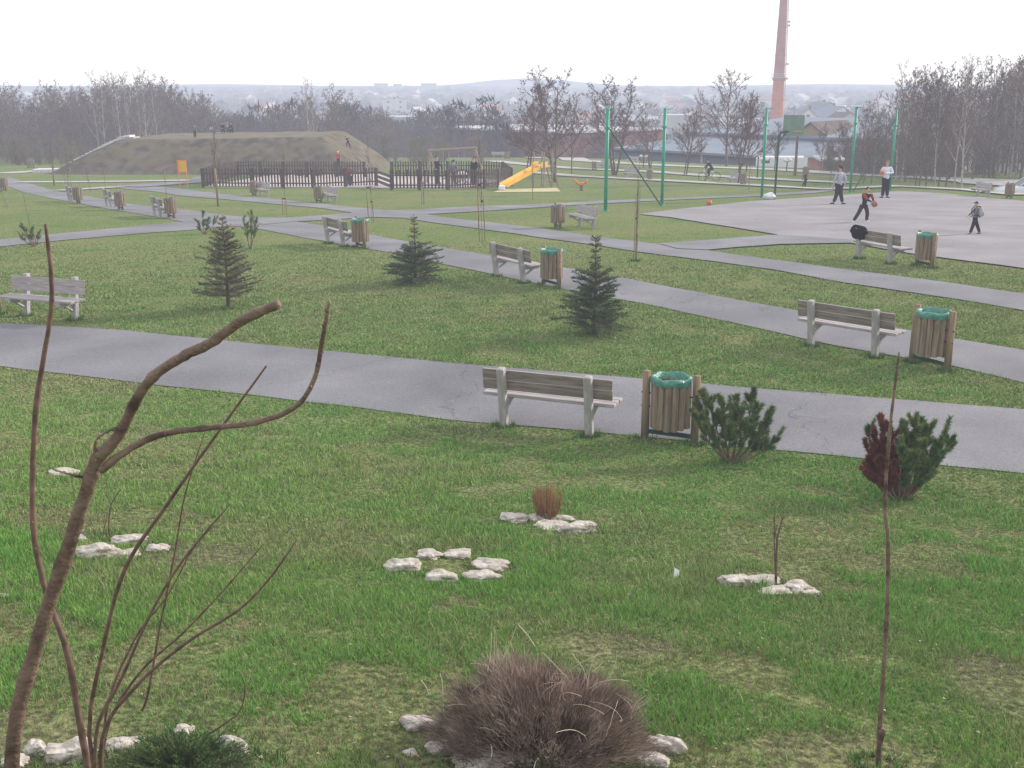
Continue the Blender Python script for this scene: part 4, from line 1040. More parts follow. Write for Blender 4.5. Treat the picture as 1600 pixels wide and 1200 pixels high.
# ================================================================ stones
from mathutils import noise as mnoise
TUFTS = []
def stone(px, py, wpx, hpx, label, group, seed, depth=.8, rot=0, name='stone', sink=.55):
    """centre bottom pixel, width and height in photo pixels"""
    P = G(px, py); mpp = P.length / FPX
    bm = bmesh.new(); bmesh.ops.create_icosphere(bm, subdivisions=4, radius=1); rnd = random.Random(seed)
    o = Vector((rnd.uniform(0, 50), rnd.uniform(0, 50), 0)); sx, sy, sz = wpx * mpp / 2, wpx * mpp / 2 * depth, hpx * mpp * .47
    for v in bm.verts:
        p = v.co.copy(); f = max(abs(p.x), abs(p.y), abs(p.z)); p = p.lerp(p / f * .86, .28)
        q = 1 + .42 * mnoise.noise(p * 1.1 + o) + .20 * mnoise.noise(p * 2.7 + o) + .09 * mnoise.noise(p * 6 + o)
        v.co = Vector((p.x * sx, p.y * sy, p.z * sz)) * q
    me = bpy.data.meshes.new(name); bm.to_mesh(me); bm.free(); me.materials.append(M['stone'])
    TUFTS.append((P.x, P.y + sy * .5, sx * 1.05, sy * 1.05, int(260 * (sx + sy)), .04))
    ob = bpy.data.objects.new(name, me); COL.objects.link(ob); ob.location = P + Vector((0, sy * .5, sz * (1 - sink) * .7)); ob.rotation_euler = (0, 0, rot)
    return tag(ob, label, 'stone', group)
A1 = 'stones around the ginger bush'; A2 = 'stones of the oval ring in the grass'; A3 = 'stones of the ring around the right sapling'; A4 = 'stones around the left sapling'; A5 = 'stones at the bottom left'; A6 = 'stones beside the dried brown shrub'
i = 0
for a in [
    (803, 815, 42, 18, 'pale stone at the left end of the ginger bush ring', A1), (838, 814, 36, 14, 'small pale stone left behind the ginger bush', A1), (905, 832, 62, 26, 'largest pale stone at the right end of the ginger bush ring', A1), (878, 815, 40, 12, 'flat stone right behind the ginger bush', A1), (868, 826, 72, 9, 'long low stone slab in front of the ginger bush', A1),
    (629, 893, 58, 26, 'blocky white stone at the left end of the oval ring', A2), (668, 872, 42, 14, 'small stone at the back left of the oval ring', A2), (716, 872, 46, 14, 'stone at the back of the oval ring', A2), (765, 890, 66, 18, 'long stone at the back right of the oval ring', A2), (690, 907, 58, 20, 'flat white stone at the front left of the oval ring', A2), (755, 908, 60, 20, 'flat white stone at the front right of the oval ring', A2),
    (1152, 915, 56, 24, 'large white stone at the left end of the right sapling ring', A3), (1193, 912, 66, 10, 'low pinkish stone at the back of the right sapling ring', A3), (1248, 926, 50, 24, 'white stone at the right end of the right sapling ring', A3), (1212, 928, 60, 12, 'low stone at the front of the right sapling ring', A3), (1265, 930, 34, 12, 'small white chip right of the right sapling ring', A3),
    (149, 873, 66, 32, 'largest white stone, in front of the left sapling', A4), (200, 852, 56, 20, 'white stone right behind the left sapling', A4), (197, 872, 40, 14, 'flat stone in front right of the left sapling', A4), (242, 862, 34, 14, 'small white stone right of the left sapling', A4), (122, 846, 22, 12, 'little stone left behind the left sapling', A4),
    (358, 1186, 66, 52, 'upright white boulder at the bottom left, right of the juniper', A5), (105, 1190, 78, 44, 'broad white boulder at the foot of the reddish shoots', A5), (52, 1180, 34, 30, 'small pale stone left of the broad boulder', A5), (190, 1172, 70, 22, 'flat pale stone right of the shoot clump', A5), (285, 1148, 34, 16, 'small white stone behind the juniper', A5), (20, 1199, 40, 20, 'pale stone in the bottom left corner', A5), (96, 742, 46, 7, 'flat grey stone in the grass behind the trunk', 'lone flat stones in the grass'), (6, 934, 16, 8, 'tiny white stone at the left edge', 'lone flat stones in the grass'),
    (1036, 1176, 66, 42, 'rounded tan boulder at the right end of the dried shrub', A6), (1018, 1196, 60, 26, 'long pale stone in front of the tan boulder', A6), (655, 1140, 60, 34, 'grey stone at the left end of the dried shrub', A6), (690, 1178, 60, 30, 'mossy grey stone below the left end of the dried shrub', A6), (820, 1196, 40, 20, 'small white stone under the middle of the dried shrub', A6), (760, 1200, 110, 18, 'flat tan stone at the bottom edge below the dried shrub', A6), (640, 1180, 22, 12, 'tiny white stone left of the mossy stone', A6)]:
    i += 1; px, py, w, hh, lab, gr = a; stone(px, py, w, hh, lab, gr, 100 + i, depth=(.55 if w > 55 else .75), rot=random.uniform(-.3, .3))

# ---- taller tufts left standing round stones, posts and trunks
for o in list(COL.objects):
    if o.parent is None and o.location.y < 34:
        n_ = o.name.split('.')[0]
        if n_ == 'park_bench':
            for s_ in (-1, 1): v = o.matrix_basis @ Vector((s_ * .6, 0, 0)); TUFTS.append((v.x, v.y, .10, .09, 260, .10))
        if n_ == 'litter_bin':
            for s_ in (-1, 1): v = o.matrix_basis @ Vector((s_ * .33, 0, 0)); TUFTS.append((v.x, v.y, .10, .09, 220, .09))
        if n_ in ('spruce_tree', 'mountain_pine', 'tall_whip', 'shoot_clump', 'small_sapling', 'dry_bush', 'young_tree'): TUFTS.append((o.location.x, o.location.y, .09, .08, 160, .09))
        if n_ in ('dry_shrub', 'juniper_shrub'): TUFTS.append((o.location.x, o.location.y, .36, .24, 900, .07))
V_, C_ = [], []
for (x, y, rx, ry, n_, hh_) in TUFTS:
    a = rng.uniform(0, 6.283, n_); k = 1 + np.abs(rng.normal(0, .28, n_)); X = x + np.cos(a) * rx * k; Y = y + np.sin(a) * ry * k
    ok = np.ones(n_, bool)
    for p in PATHS[:8]: ok &= ~inside(p, X, Y)
    X, Y = X[ok], Y[ok]; m_ = len(X); Z = hgt(X, Y); b = rng.uniform(0, 6.283, m_); l = rng.uniform(.1, .9, m_); w_ = .0028 * max(1, y / 7) ** .8; H_ = hh_ * rng.uniform(.4, 1.2, m_); g_ = rng.uniform(0, 6.283, m_)
    V_.append(np.stack([np.stack([X - np.cos(g_) * w_, Y - np.sin(g_) * w_, Z], -1), np.stack([X + np.cos(g_) * w_, Y + np.sin(g_) * w_, Z], -1), np.stack([X + np.cos(b) * H_ * l, Y + np.sin(b) * H_ * l, Z + H_ * np.sqrt(1 - .6 * l * l)], -1)], 1))
    c = np.array([.095, .26, .055]) * rng.uniform(.5, 1.3, (m_, 1)); dr_ = rng.uniform(0, 1, m_) < .14; c[dr_] = np.array([.38, .32, .2]); cc = np.ones((m_, 3, 4)); cc[:, :, :3] = c[:, None]; cc[:, :2, :3] *= .5; C_.append(cc)  # tuft roots darkened too, shade put into the colour
V_ = np.concatenate(V_); C_ = np.concatenate(C_); N_ = len(V_); me = bpy.data.meshes.new('grass_tufts'); me.vertices.add(N_ * 3); me.loops.add(N_ * 3); me.polygons.add(N_)
me.vertices.foreach_set('co', V_.reshape(-1)); me.loops.foreach_set('vertex_index', np.arange(N_ * 3, dtype=np.int32)); me.polygons.foreach_set('loop_start', np.arange(0, N_ * 3, 3, dtype=np.int32)); me.polygons.foreach_set('loop_total', np.full(N_, 3, np.int32))
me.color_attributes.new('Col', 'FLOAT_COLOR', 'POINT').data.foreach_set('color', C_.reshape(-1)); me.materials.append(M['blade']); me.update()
o = bpy.data.objects.new('grass_tufts', me); COL.objects.link(o); tag(o, 'taller grass tufts around the stones, posts and shrubs', 'grass', kind='stuff')

# ---- dead leaves and specks lying on the turf and along the paths
N_ = 4200; Y = np.exp(rng.uniform(math.log(4), math.log(34), N_)); X = rng.uniform(-1, 1, N_) * (.52 * Y + 1.5)
on = np.zeros(N_, bool)
for p in PATHS[:8]: on |= inside(p, X, Y)
k = ~on | (rng.uniform(0, 1, N_) < .16); X, Y, on = X[k], Y[k], on[k]; N_ = len(X); Z = hgt(X, Y) + np.where(on, .046, .022); s_ = rng.uniform(.006, .017, N_) * np.clip(Y / 10, .8, 1.5); a = rng.uniform(0, 6.28, N_)
V_ = np.stack([np.stack([X + np.cos(a + q) * s_, Y + np.sin(a + q) * s_ * .8, Z + rng.uniform(0, .012, N_)], -1) for q in (0, 2.1, 4.2)], 1)
C_ = np.ones((N_, 3, 4)); base = np.array([[.30, .21, .13], [.36, .30, .21], [.16, .11, .08], [.55, .52, .46]])[rng.choice(4, N_, p=[.5, .25, .25, .0])]; C_[:, :, :3] = base[:, None] * np.where(on, .8, 1)[:, None, None]
me = bpy.data.meshes.new('leaf_litter'); me.vertices.add(N_ * 3); me.loops.add(N_ * 3); me.polygons.add(N_)
me.vertices.foreach_set('co', V_.reshape(-1)); me.loops.foreach_set('vertex_index', np.arange(N_ * 3, dtype=np.int32)); me.polygons.foreach_set('loop_start', np.arange(0, N_ * 3, 3, dtype=np.int32)); me.polygons.foreach_set('loop_total', np.full(N_, 3, np.int32))
me.color_attributes.new('Col', 'FLOAT_COLOR', 'POINT').data.foreach_set('color', C_.reshape(-1)); me.materials.append(M['blade']); me.update()
o = bpy.data.objects.new('leaf_litter', me); COL.objects.link(o); tag(o, 'scattered dead leaf scraps on the turf and paths', 'leaf litter', kind='stuff')

# ================================================================ playground
random.seed(40)
PK = 'dark brown picket fences around the play area'
def fence(pts, label, hh=1.22):
    """pts: photo pixels of the fence foot"""
    T = thing('picket_fence', label, 'fence', group=PK)
    W = [G(*p) for p in pts]
    for i in range(len(W) - 1):
        a, b = W[i], W[i + 1]; L = (b - a).length; nb = max(1, round(L / 2.4))
        for k in range(nb + 1):
            p = a.lerp(b, k / nb); 
            if k == nb and i < len(W) - 2: continue
            mb = MB(); ang = math.atan2(b.y - a.y, b.x - a.x); rot = Matrix.Rotation(ang, 3, 'Z')
            mb.box((p.x, p.y, h(p.x, p.y) + hh * .52), (.20, .16, hh * 1.1), rot); mb.build('post', M['picket'], T)
            if k == nb: continue
            q = a.lerp(b, (k + 1) / nb); u = (q - p).normalized(); l = (q - p).length; mb = MB(); n = int(l / .215); nrm = Vector((-u.y, u.x, 0))
            for j in range(n):
                c = p + u * (j + .5) * l / n - nrm * .04; z = h(c.x, c.y); jh = hh * random.uniform(.97, 1.03)
                mb.box((c.x, c.y, z + .08 + jh / 2), (.115, .022, jh - .04), rot)
                mb.add([(c + Vector((0, 0, z - c.z + .08 + jh - .02)) + rot @ Vector(v)) for v in ((-.055, -.011, 0), (.055, -.011, 0), (.055, .011, 0), (-.055, .011, 0), (0, 0, .07))], [(0, 1, 4), (1, 2, 4), (2, 3, 4), (3, 0, 4)])
            for zz in (.32, .95):
                c = (p + q) / 2; mb.box((c.x, c.y, (h(p.x, p.y) + h(q.x, q.y)) / 2 + zz), (l, .04, .08), rot)
            mb.build('picket_panel', M['picket'], T)
    return T
fence([(318, 293), (395, 293.5), (490, 294), (588, 291)], 'long left run of the dark picket fence, nearest the viewer')
fence([(318, 293), (335, 284), (372, 276)], 'short dense left end of the dark picket fence')
fence([(612, 297), (700, 297), (757, 295), (799, 291)], 'right run of the dark picket fence in front of the swing')
fence([(612, 277), (700, 276), (786, 277), (799, 291)], 'back run of the dark picket fence behind the swing')
fence([(372, 276), (480, 277), (570, 277)], 'back left run of the dark picket fence under the mound')
mb = MB(); a, b = G(588, 291), G(612, 296); c = (a + b) / 2
gt = thing('fence_gate', 'low brown boarded gate between the two runs of picket fence', 'gate', c, math.atan2(b.y - a.y, b.x - a.x)); L = (b - a).length
for z in (.3, .62, .95): mb = MB(); mb.box((0, 0, z), (L * .92, .04, .2)); mb.build('board', M['roof_brown'], gt)

def px_h(P, y): return HT(P, y)
# swing
sL, sR = G(672, 287), G(746, 291); sw = thing('swing_frame', 'timber swing frame with a long top beam inside the play fence', 'swing', (0, 0, 0))
zt = lambda P, y: P.z + HT(P, y)
TL = Vector((sL.x, sL.y, zt(sL, 235))); TR = Vector((sR.x - .2, sR.y, zt(sR, 231)))
mb = MB(); u = (TR - TL).normalized(); mb.tube([TL - u * .2, TR + u * .25], .085, 8); mb.build('beam', M['playwood'], sw)
for P0, Tt in ((sL, TL), (sR, TR)):
    for dx, dy in ((.75, -.9), (-.3, 1.0)):
        mb = MB(); e = Vector((P0.x + dx, P0.y + dy, 0)); e.z = h(e.x, e.y); mb.tube([Tt + Vector((0, 0, .08)), e], .075, 8); mb.build('leg', M['playwood'], sw)
for t in (.38, .72):
    p = TL.lerp(TR, t); se = MB(); se.box((p.x, p.y - .1, sL.z + .5), (.45, .2, .05)); so_ = se.build('seat', M['rubber'], sw)
    for s in (-.2, .2): mb = MB(); mb.tube([p + Vector((s, 0, 0)), Vector((p.x + s, p.y - .1, sL.z + .52))], .012, 4); mb.build('chain', M['galv'], so_)
# slide
a = G(787, 298); b = G(842, 294); dirx = (b - a); dirx.z = 0
sl_ = thing('slide', 'yellow slide with a timber tower and ladder', 'slide')
zt1 = b.z + HT(b, 262) ; top = Vector((b.x, b.y, zt1)); bot = Vector((a.x, a.y, a.z + .25)); ux = dirx.normalized(); nn = Vector((-ux.y, ux.x, 0))
mb = MB(); prof = []
for i in range(13):
    t = i / 12; p = bot.lerp(top, t); z = a.z + .25 + (zt1 - a.z - .25) * (t ** 1.0 if t > .12 else t ** 1.25 * 1.7); prof.append(Vector((p.x, p.y, z)))
for i in range(12):
    p, q = prof[i], prof[i + 1]
    for (s0, z0, s1, z1) in ((-.3, .02, .3, .02), (-.3, .02, -.34, .24), (.3, .02, .34, .24)):
        vs = [p + nn * s0 + Vector((0, 0, z0)), q + nn * s0 + Vector((0, 0, z0)), q + nn * s1 + Vector((0, 0, z1)), p + nn * s1 + Vector((0, 0, z1))]
        mb.add(vs, [(0, 1, 2, 3)]); mb.add([v - Vector((0, 0, .03)) for v in vs], [(3, 2, 1, 0)])
mb.build('chute', M['yellow'], sl_)
mb = MB(); mb.bbox((a.x - .12, a.y, a.z + .2), (.42, .6, .26), .03); mb.build('chute_end', M['white'], sl_)
mb = MB(); c = b + ux * .55; rz = math.atan2(ux.y, ux.x); rot = Matrix.Rotation(rz, 3, 'Z')
mb.bbox((c.x, c.y, zt1 + .02), (1.1, .75, .08), .01, rot); mb.build('platform', M['playwood'], sl_)
for s in (-1, 1):
    mb = MB(); mb.bbox(c + nn * s * .37 + Vector((0, 0, zt1 - c.z + .2)) - ux * .45, (.85, .04, .38), .01, rot); mb.build('side_panel', M['yellow'], sl_)
for i, (s, e) in enumerate(((-1, 0), (1, 0), (-1, 1), (1, 1))):
    p = b + ux * (e * 1.08) + nn * s * .42; mb = MB(); mb.cyl((p.x, p.y, 0), .055, h(p.x, p.y) - .1, zt1 + 1.05, 8); mb.build('post', M['playwood'], sl_)
ld0 = b + ux * 1.1; ld1 = b + ux * 2.15
for s in (-1, 1):
    mb = MB(); p = ld0 + nn * s * .3; q = ld1 + nn * s * .3; mb.tube([Vector((p.x, p.y, zt1 + .8)), Vector((q.x, q.y, h(q.x, q.y)))], .045, 7); mb.build('ladder_rail', M['playwood'], sl_)
for k in range(6):
    t = .15 + k * .14; mb = MB(); z0 = h(ld1.x, ld1.y); p = ld1.lerp(ld0, t); z = z0 + (zt1 + .8 - z0) * t; mb.tube([Vector((p.x, p.y, z)) - nn * .3, Vector((p.x, p.y, z)) + nn * .3], .025, 6); mb.build('rung', M['playwood'], sl_)
# spring rider
P = G(908, 298); sp = thing('spring_rider', 'small orange spring rider on the lawn right of the slide', 'spring rider', P, scale=.8)
mb = MB(); mb.tube([Vector((.13 * math.cos(i * .7), .13 * math.sin(i * .7), i * .0095)) for i in range(42)], .02, 5); mb.build('spring', M['darkgreen'], sp)
mb = MB(); mb.sph((0, 0, .52), .22, 10, 7, (1.7, .5, .6)); mb.tube([(-.25, 0, .55), (-.42, 0, .75), (-.5, 0, .86)], [.11, .09, .07], 8); mb.sph((-.56, 0, .88), .11, 8, 6, (1.4, .7, .9)); mb.tube([(.3, 0, .58), (.42, 0, .76), (.5, 0, .95)], [.09, .08, .03], 8); mb.build('body', M['orange'], sp, True)
mb = MB(); mb.tube([(-.33, -.2, .74), (-.33, .2, .74)], .018, 6); mb.build('handle', M['darkgreen'], sp)
mb = MB(); mb.bbox((.08, 0, .64), (.3, .2, .06), .02); mb.build('seat', M['yellow'], sp)
# notice board
P = G(287, 294); nb_ = thing('notice_board', 'orange framed yellow notice board on two posts at the left of the play fence', 'notice board', P); w_ = .27; 
s = P.length / FPX; zz0 = HT(P, 270); zz1 = HT(P, 250)
for sx_ in (-1, 1): mb = MB(); mb.cyl((sx_ * 5.5 * s, 0, 0), .035, -.1, zz1, 7); mb.build('post', M['orange'], nb_)
mb = MB(); mb.bbox((0, -.05, (zz0 + zz1) / 2), (13.5 * s, .05, zz1 - zz0), .01); fr = mb.build('panel_frame', M['orange'], nb_)
mb = MB(); mb.bbox((.05, -.085, (zz0 + zz1) / 2), (10.5 * s, .02, (zz1 - zz0) * .84), .004); mb.build('panel', M['yellow'], fr)
# pram
P = G(722, 289); pr = thing('pram', 'white pram standing inside the play fence', 'pram', P)
mb = MB(); mb.sph((0, 0, .78), .3, 12, 8, (1.25, .8, .75)); mb.build('hood', M['white'], pr, True)
mb = MB(); mb.bbox((.02, 0, .58), (.72, .42, .22), .05); mb.build('body', M['c_dark'], pr)
mb = MB(); mb.tube([(.3, -.2, .6), (.62, -.2, .98), (.62, .2, .98), (.3, .2, .6)], .015, 6); mb.build('handle', M['rubber'], pr)
for x in (-.28, .28):
    for y in (-.22, .22):
        mb = MB(); mb.tube([Vector((x + .12 * math.cos(k * .524), y, .13 + .12 * math.sin(k * .524))) for k in range(13)], .02, 5, False); mb.build('wheel', M['rubber'], pr)

# ================================================================ court poles, hoop
GP = 'green ball-catching net poles around the court'
def pole(fp, top, label, r=.075, cap=False, brace=None):
    P = G(*fp); H = HT(P, top); T = thing('net_pole', label, 'pole', P, group=GP)
    mb = MB(); mb.cyl((0, 0, 0), r, -.2, H, 12); mb.build('shaft', M['greenpole'], T, True)
    mb = MB(); mb.cyl((0, 0, 0), r * 1.5, H * .80, H * .82, 12); mb.cyl((0, 0, 0), r * 2.2, 0, .03, 12)
    mb.build('collar', M['greenpole'], T)
    mb = MB(); mb.tube([(r, 0, H - .06), (r + .28, 0, H - .03)], .018, 6); mb.build('hook', M['greenpole'], T)
    if cap: mb = MB(); mb.bbox((0, 0, H + .05), (.62, .25, .07), .01); mb.build('cap', M['white'], T)
    if brace:
        Q = G(*brace[1]); z = HT(P, brace[0]); mb = MB(); mb.tube([Vector((0, 0, z)), Q - P + Vector((0, 0, .02))], .035, 8); mb.build('brace', M['darkgreen'] if not cap else M['greenpole'], T)
    return T
pole((946, 330), 169, 'nearest green pole, with a long diagonal brace, left of the court', .085, brace=(196, (1033, 322)))
pole((1034, 320), 169, 'second green pole, standing at the foot of the long brace', .08)
pole((1190, 309), 168, 'green pole in front of the brick chimney', .075)
pole((1328, 301), 167, 'green pole with a flat white cap', .08, cap=True)
pole((1390, 298), 172, 'green pole behind the man in white, with a diagonal brace', .08, brace=(184, (1333, 300)))
P = G(1210, 312); H = HT(P, 206); hp = thing('basketball_hoop', 'green basketball stand with a bent post and grey-green backboard', 'basketball hoop', P)
e = AT(1239, 205, P.y) - P
mb = MB(); mb.tube([Vector((0, 0, -.2)), Vector((.02, 0, H * .6)), Vector((.04, 0, H - .25)), Vector((.1, 0, H - .06)), Vector((.25, 0, H)), Vector((e.x - .2, 0, H + .02))], .06, 10); mb.build('post', M['darkgreen'], hp, True)
mb = MB(); mb.tube([Vector((.03, 0, H - .55)), Vector((.45, 0, H - .02))], .028, 7); mb.build('brace', M['darkgreen'], hp)
s = P.y / FPX / math.cos(R(4)); bw = 31 * s; zc = HT(P, 196)
rot = Matrix.Rotation(R(-18), 3, 'Z')
mb = MB(); mb.bbox((e.x, -.1, zc), (bw, .05, 31 * s), .008, rot); bb = mb.build('backboard', M['board'], hp)
mb = MB(); mb.tube([Vector((e.x + .12 + .22 * math.cos(k * .393), -.40 + .22 * math.sin(k * .393), zc - .30)) for k in range(17)], .014, 6, False); mb.tube([(e.x, -.12, zc - .3), (e.x + .08, -.2, zc - .3)], .02, 5); mb.build('rim', M['orange'], bb)
# floodlight pole and street lamps
P = G(1242, 275); fl = thing('floodlight_pole', 'dark pole with a pale box at the top right behind the backboard', 'lamp post', P); H = HT(P, 208)
mb = MB(); mb.cyl((0, 0, 0), .14, -.2, H, 9, .10); mb.build('shaft', M['bark'], fl)
mb = MB(); mb.bbox((0, -.05, H), (.34, .3, .55), .03); mb.build('lamp_box', M['wall_white'], fl)
for fp, top, lab in [((1183, 279), 243, 'twin globe street lamp left of the third green pole'), ((1193, 268), 250, 'twin globe street lamp just behind the third green pole'), ((1229, 268), 251, 'twin globe street lamp between the hoop and the floodlight'), ((1310, 274), 250, 'twin globe street lamp left of the white capped pole'), ((1005, 262), 245, 'twin globe street lamp left of the second green pole')]:
    P = G(*fp); H = HT(P, top); L = thing('street_lamp', lab, 'street lamp', P, group='twin globe street lamps in front of the warehouse')
    mb = MB(); mb.cyl((0, 0, 0), .05, -.2, H - .1, 8); mb.build('post', M['rubber'], L); mb = MB(); mb.tube([(-.28, 0, H - .1), (.28, 0, H - .1)], .025, 6); mb.build('arm', M['rubber'], L)
    for s_ in (-1, 1): mb = MB(); mb.sph((s_ * .28, 0, H + .06), .17, 10, 7); mb.build('globe', M['white'], L, True)

# ================================================================ people
def skin_mesh(name, joints, bones, m, parent, sub=2):
    """joints: key -> (pos, radius x, radius y)"""
    me = bpy.data.meshes.new(name); keys = list(joints); ix = {k: i for i, k in enumerate(keys)}
    me.from_pydata([joints[k][0] for k in keys], [(ix[a], ix[b]) for a, b in bones], [])
    o = bpy.data.objects.new(name, me); COL.objects.link(o)
    md = o.modifiers.new('s', 'SKIN'); md.use_smooth_shade = True
    sv = me.skin_vertices[0].data
    for k in keys:
        r = joints[k][1]; sv[ix[k]].radius = (r, joints[k][2] if len(joints[k]) > 2 else r)
    sv[0].use_root = True
    s = o.modifiers.new('u', 'SUBSURF'); s.levels = sub
    dg = bpy.context.evaluated_depsgraph_get(); ev = o.evaluated_get(dg); nm = bpy.data.meshes.new_from_object(ev)
    o.modifiers.clear(); o.data = nm; bpy.data.meshes.remove(me); nm.materials.clear(); nm.materials.append(m)
    nm.polygons.foreach_set('use_smooth', [True] * len(nm.polygons)); o.parent = parent; return o
def person(fp, top, label, pose, look=(0, -1, 0), colors=('c_white', 'c_dark'), shoe='c_black', hat=None, group=None, hk=1.0, lean_z=None, dz=0, P=None, H=None, hair='hair', sleeve=None):
    """pose overrides, in body heights: x to the photo's right, y away from the viewer, z up"""
    if P is None: P = G(*fp)
    if H is None: H = HT(P, top) * hk
    P = P + Vector((0, 0, dz))
    T = thing('person', label, 'person', P, group=group)
    lk = Vector(look).normalized(); side = Vector((lk.y, -lk.x, 0))   # person's right... lateral axis
    J = dict(pelvis=(0, 0, .52), waist=(0, 0, .60), chest=(0, 0, .73), neck=(0, 0, .835), head=(0, 0, .93))
    sh = side * .105; hp_ = side * .052
    def V(k): return Vector(pose.get(k, J.get(k)))
    pel, wai, che, nec, hea = [V(k) for k in ('pelvis', 'waist', 'chest', 'neck', 'head')]
    if 'side' in pose: sh = Vector(pose['side']) * .105; hp_ = Vector(pose['side']) * .052
    sA, sB = nec - sh + Vector((0, 0, -.03)), nec + sh + Vector((0, 0, -.03)); hA, hB = pel - hp_ - Vector((0, 0, .02)), pel + hp_ - Vector((0, 0, .02))
    g = lambda k, d: Vector(pose[k]) if k in pose else d
    eA, eB = g('elbowA', sA + Vector((0, 0, -.17)) - sh * .2), g('elbowB', sB + Vector((0, 0, -.17)) + sh * .2)
    wA, wB = g('handA', eA + Vector((0, 0, -.15)) + lk * .03), g('handB', eB + Vector((0, 0, -.15)) + lk * .03)
    kA, kB = g('kneeA', hA + Vector((0, 0, -.23))), g('kneeB', hB + Vector((0, 0, -.23)))
    fA, fB = g('footA', Vector((hA.x, hA.y, .04))), g('footB', Vector((hB.x, hB.y, .04)))
    S = lambda v: tuple(v * H)
    head_top = hea + (hea - nec).normalized() * .035
    # body: one continuous surface from the head to the feet
    jt = {'pelvis': (S(pel), .050 * H, .04 * H), 'waist': (S(wai), .046 * H, .036 * H), 'chest': (S(che), .056 * H, .042 * H), 'neckb': (S(nec - (nec - che) * .15), .035 * H), 'neck': (S(nec + (hea - nec) * .25), .026 * H),
          'head': (S(hea - (hea - nec) * .15), .046 * H, .050 * H), 'top': (S(head_top), .040 * H, .044 * H),
          'sA': (S(sA), .030 * H), 'sB': (S(sB), .030 * H), 'eA': (S(eA), .021 * H), 'eB': (S(eB), .021 * H), 'wA': (S(wA), .014 * H), 'wB': (S(wB), .014 * H),
          'hA': (S(hA), .046 * H), 'hB': (S(hB), .046 * H), 'kA': (S(kA), .031 * H), 'kB': (S(kB), .031 * H), 'fA': (S(fA), .018 * H), 'fB': (S(fB), .018 * H)}
    bones = [('pelvis', 'waist'), ('waist', 'chest'), ('chest', 'neckb'), ('neckb', 'neck'), ('neck', 'head'), ('head', 'top'), ('chest', 'sA'), ('sA', 'eA'), ('eA', 'wA'), ('chest', 'sB'), ('sB', 'eB'), ('eB', 'wB'),
             ('pelvis', 'hA'), ('hA', 'kA'), ('kA', 'fA'), ('pelvis', 'hB'), ('hB', 'kB'), ('kB', 'fB')]
    for s_, w_, e_ in (('A', wA, eA), ('B', wB, eB)):
        d = (w_ - e_).normalized(); palm = w_ + d * .045; jt['p' + s_] = (S(palm), .017 * H, .011 * H); bones.append(('w' + s_, 'p' + s_))
    body = skin_mesh('body', jt, bones, M['skin'], T, 1)
    # fingers, thumb, nose and ears are joined into the same body mesh
    mb = MB(); 
    for s_, w_, e_ in (('A', wA, eA), ('B', wB, eB)):
        d = (w_ - e_).normalized(); a_ = perp(d); b_ = d.cross(a_).normalized(); palm = w_ + d * .045
        for k, (off, ln) in enumerate(((-.012, .038), (-.004, .045), (.004, .042), (.012, .033))):
            p0 = palm + a_ * off + d * .006; p1 = p0 + d * ln * .5 + b_ * .004; p2 = p1 + d * ln * .42 + b_ * .012; mb.tube([S(p0 - d * .01), S(p1), S(p2)], [.0048 * H, .0045 * H, .0032 * H], 6)
        p0 = palm - d * .022 + a_ * .014; mb.tube([S(p0), S(p0 + a_ * .014 + d * .018), S(p0 + a_ * .017 + d * .036 + b_ * .006)], [.006 * H, .005 * H, .0035 * H], 6)
    hc = hea - (hea - nec) * .02
    mb.tube([S(hc + lk * .040 + Vector((0, 0, .012))), S(hc + lk * .058 - Vector((0, 0, .008)))], [.005 * H, .010 * H], 6)
    for q in (-1, 1): mb.sph(S(hc + side * q * .047), .012 * H, 6, 5, (.6, .8, 1.2))
    bm = bmesh.new(); bm.from_mesh(body.data); t2 = bpy.data.meshes.new('t'); t2.from_pydata(mb.v, [], mb.f); bm.from_mesh(t2); bm.to_mesh(body.data); bm.free(); bpy.data.meshes.remove(t2)
    body.data.polygons.foreach_set('use_smooth', [True] * len(body.data.polygons))
    for q in (-1, 1): e_ = MB(); e_.sph(S(hc + lk * .047 + side * q * .018 + Vector((0, 0, .012))), .0055 * H, 6, 5); e_.build('eye', M['rubber'], T)
    # clothes
    k = 1.28
    cj = {'hem': (S(pel - (wai - pel).normalized() * .055), .080 * H, .066 * H), 'pelvis': (S(pel), .078 * H, .064 * H), 'waist': (S(wai), .068 * H, .056 * H), 'chest': (S(che), .090 * H, .070 * H), 'neckb': (S(nec - (nec - che) * .12), .044 * H),
          'sA': (S(sA), .040 * H), 'sB': (S(sB), .040 * H), 'eA': (S(eA), .030 * H), 'eB': (S(eB), .030 * H), 'wA': (S(wA), .022 * H), 'wB': (S(wB), .022 * H)}
    skin_mesh('jacket', cj, [('hem', 'pelvis'), ('pelvis', 'waist'), ('waist', 'chest'), ('chest', 'neckb'), ('chest', 'sA'), ('sA', 'eA'), ('eA', 'wA'), ('chest', 'sB'), ('sB', 'eB'), ('eB', 'wB')], M[colors[0]], T)
    if sleeve:
        for s_, e_, w_ in ((sA, eA, wA), (sB, eB, wB)): q = MB(); q.tube([S(s_ + Vector((0, 0, .02))), S(s_ * .5 + e_ * .5), S(e_)], [.040 * H, .040 * H, .034 * H], 9); q.build('sleeve', M[sleeve], T, True)
    tj = {'pelvis': (S(pel), .066 * H, .058 * H), 'hA': (S(hA - Vector((0, 0, .01))), .064 * H), 'kA': (S(kA), .054 * H), 'fA': (S(fA + (kA - fA).normalized() * .02), .044 * H), 'hB': (S(hB - Vector((0, 0, .01))), .064 * H), 'kB': (S(kB), .054 * H), 'fB': (S(fB + (kB - fB).normalized() * .02), .044 * H)}
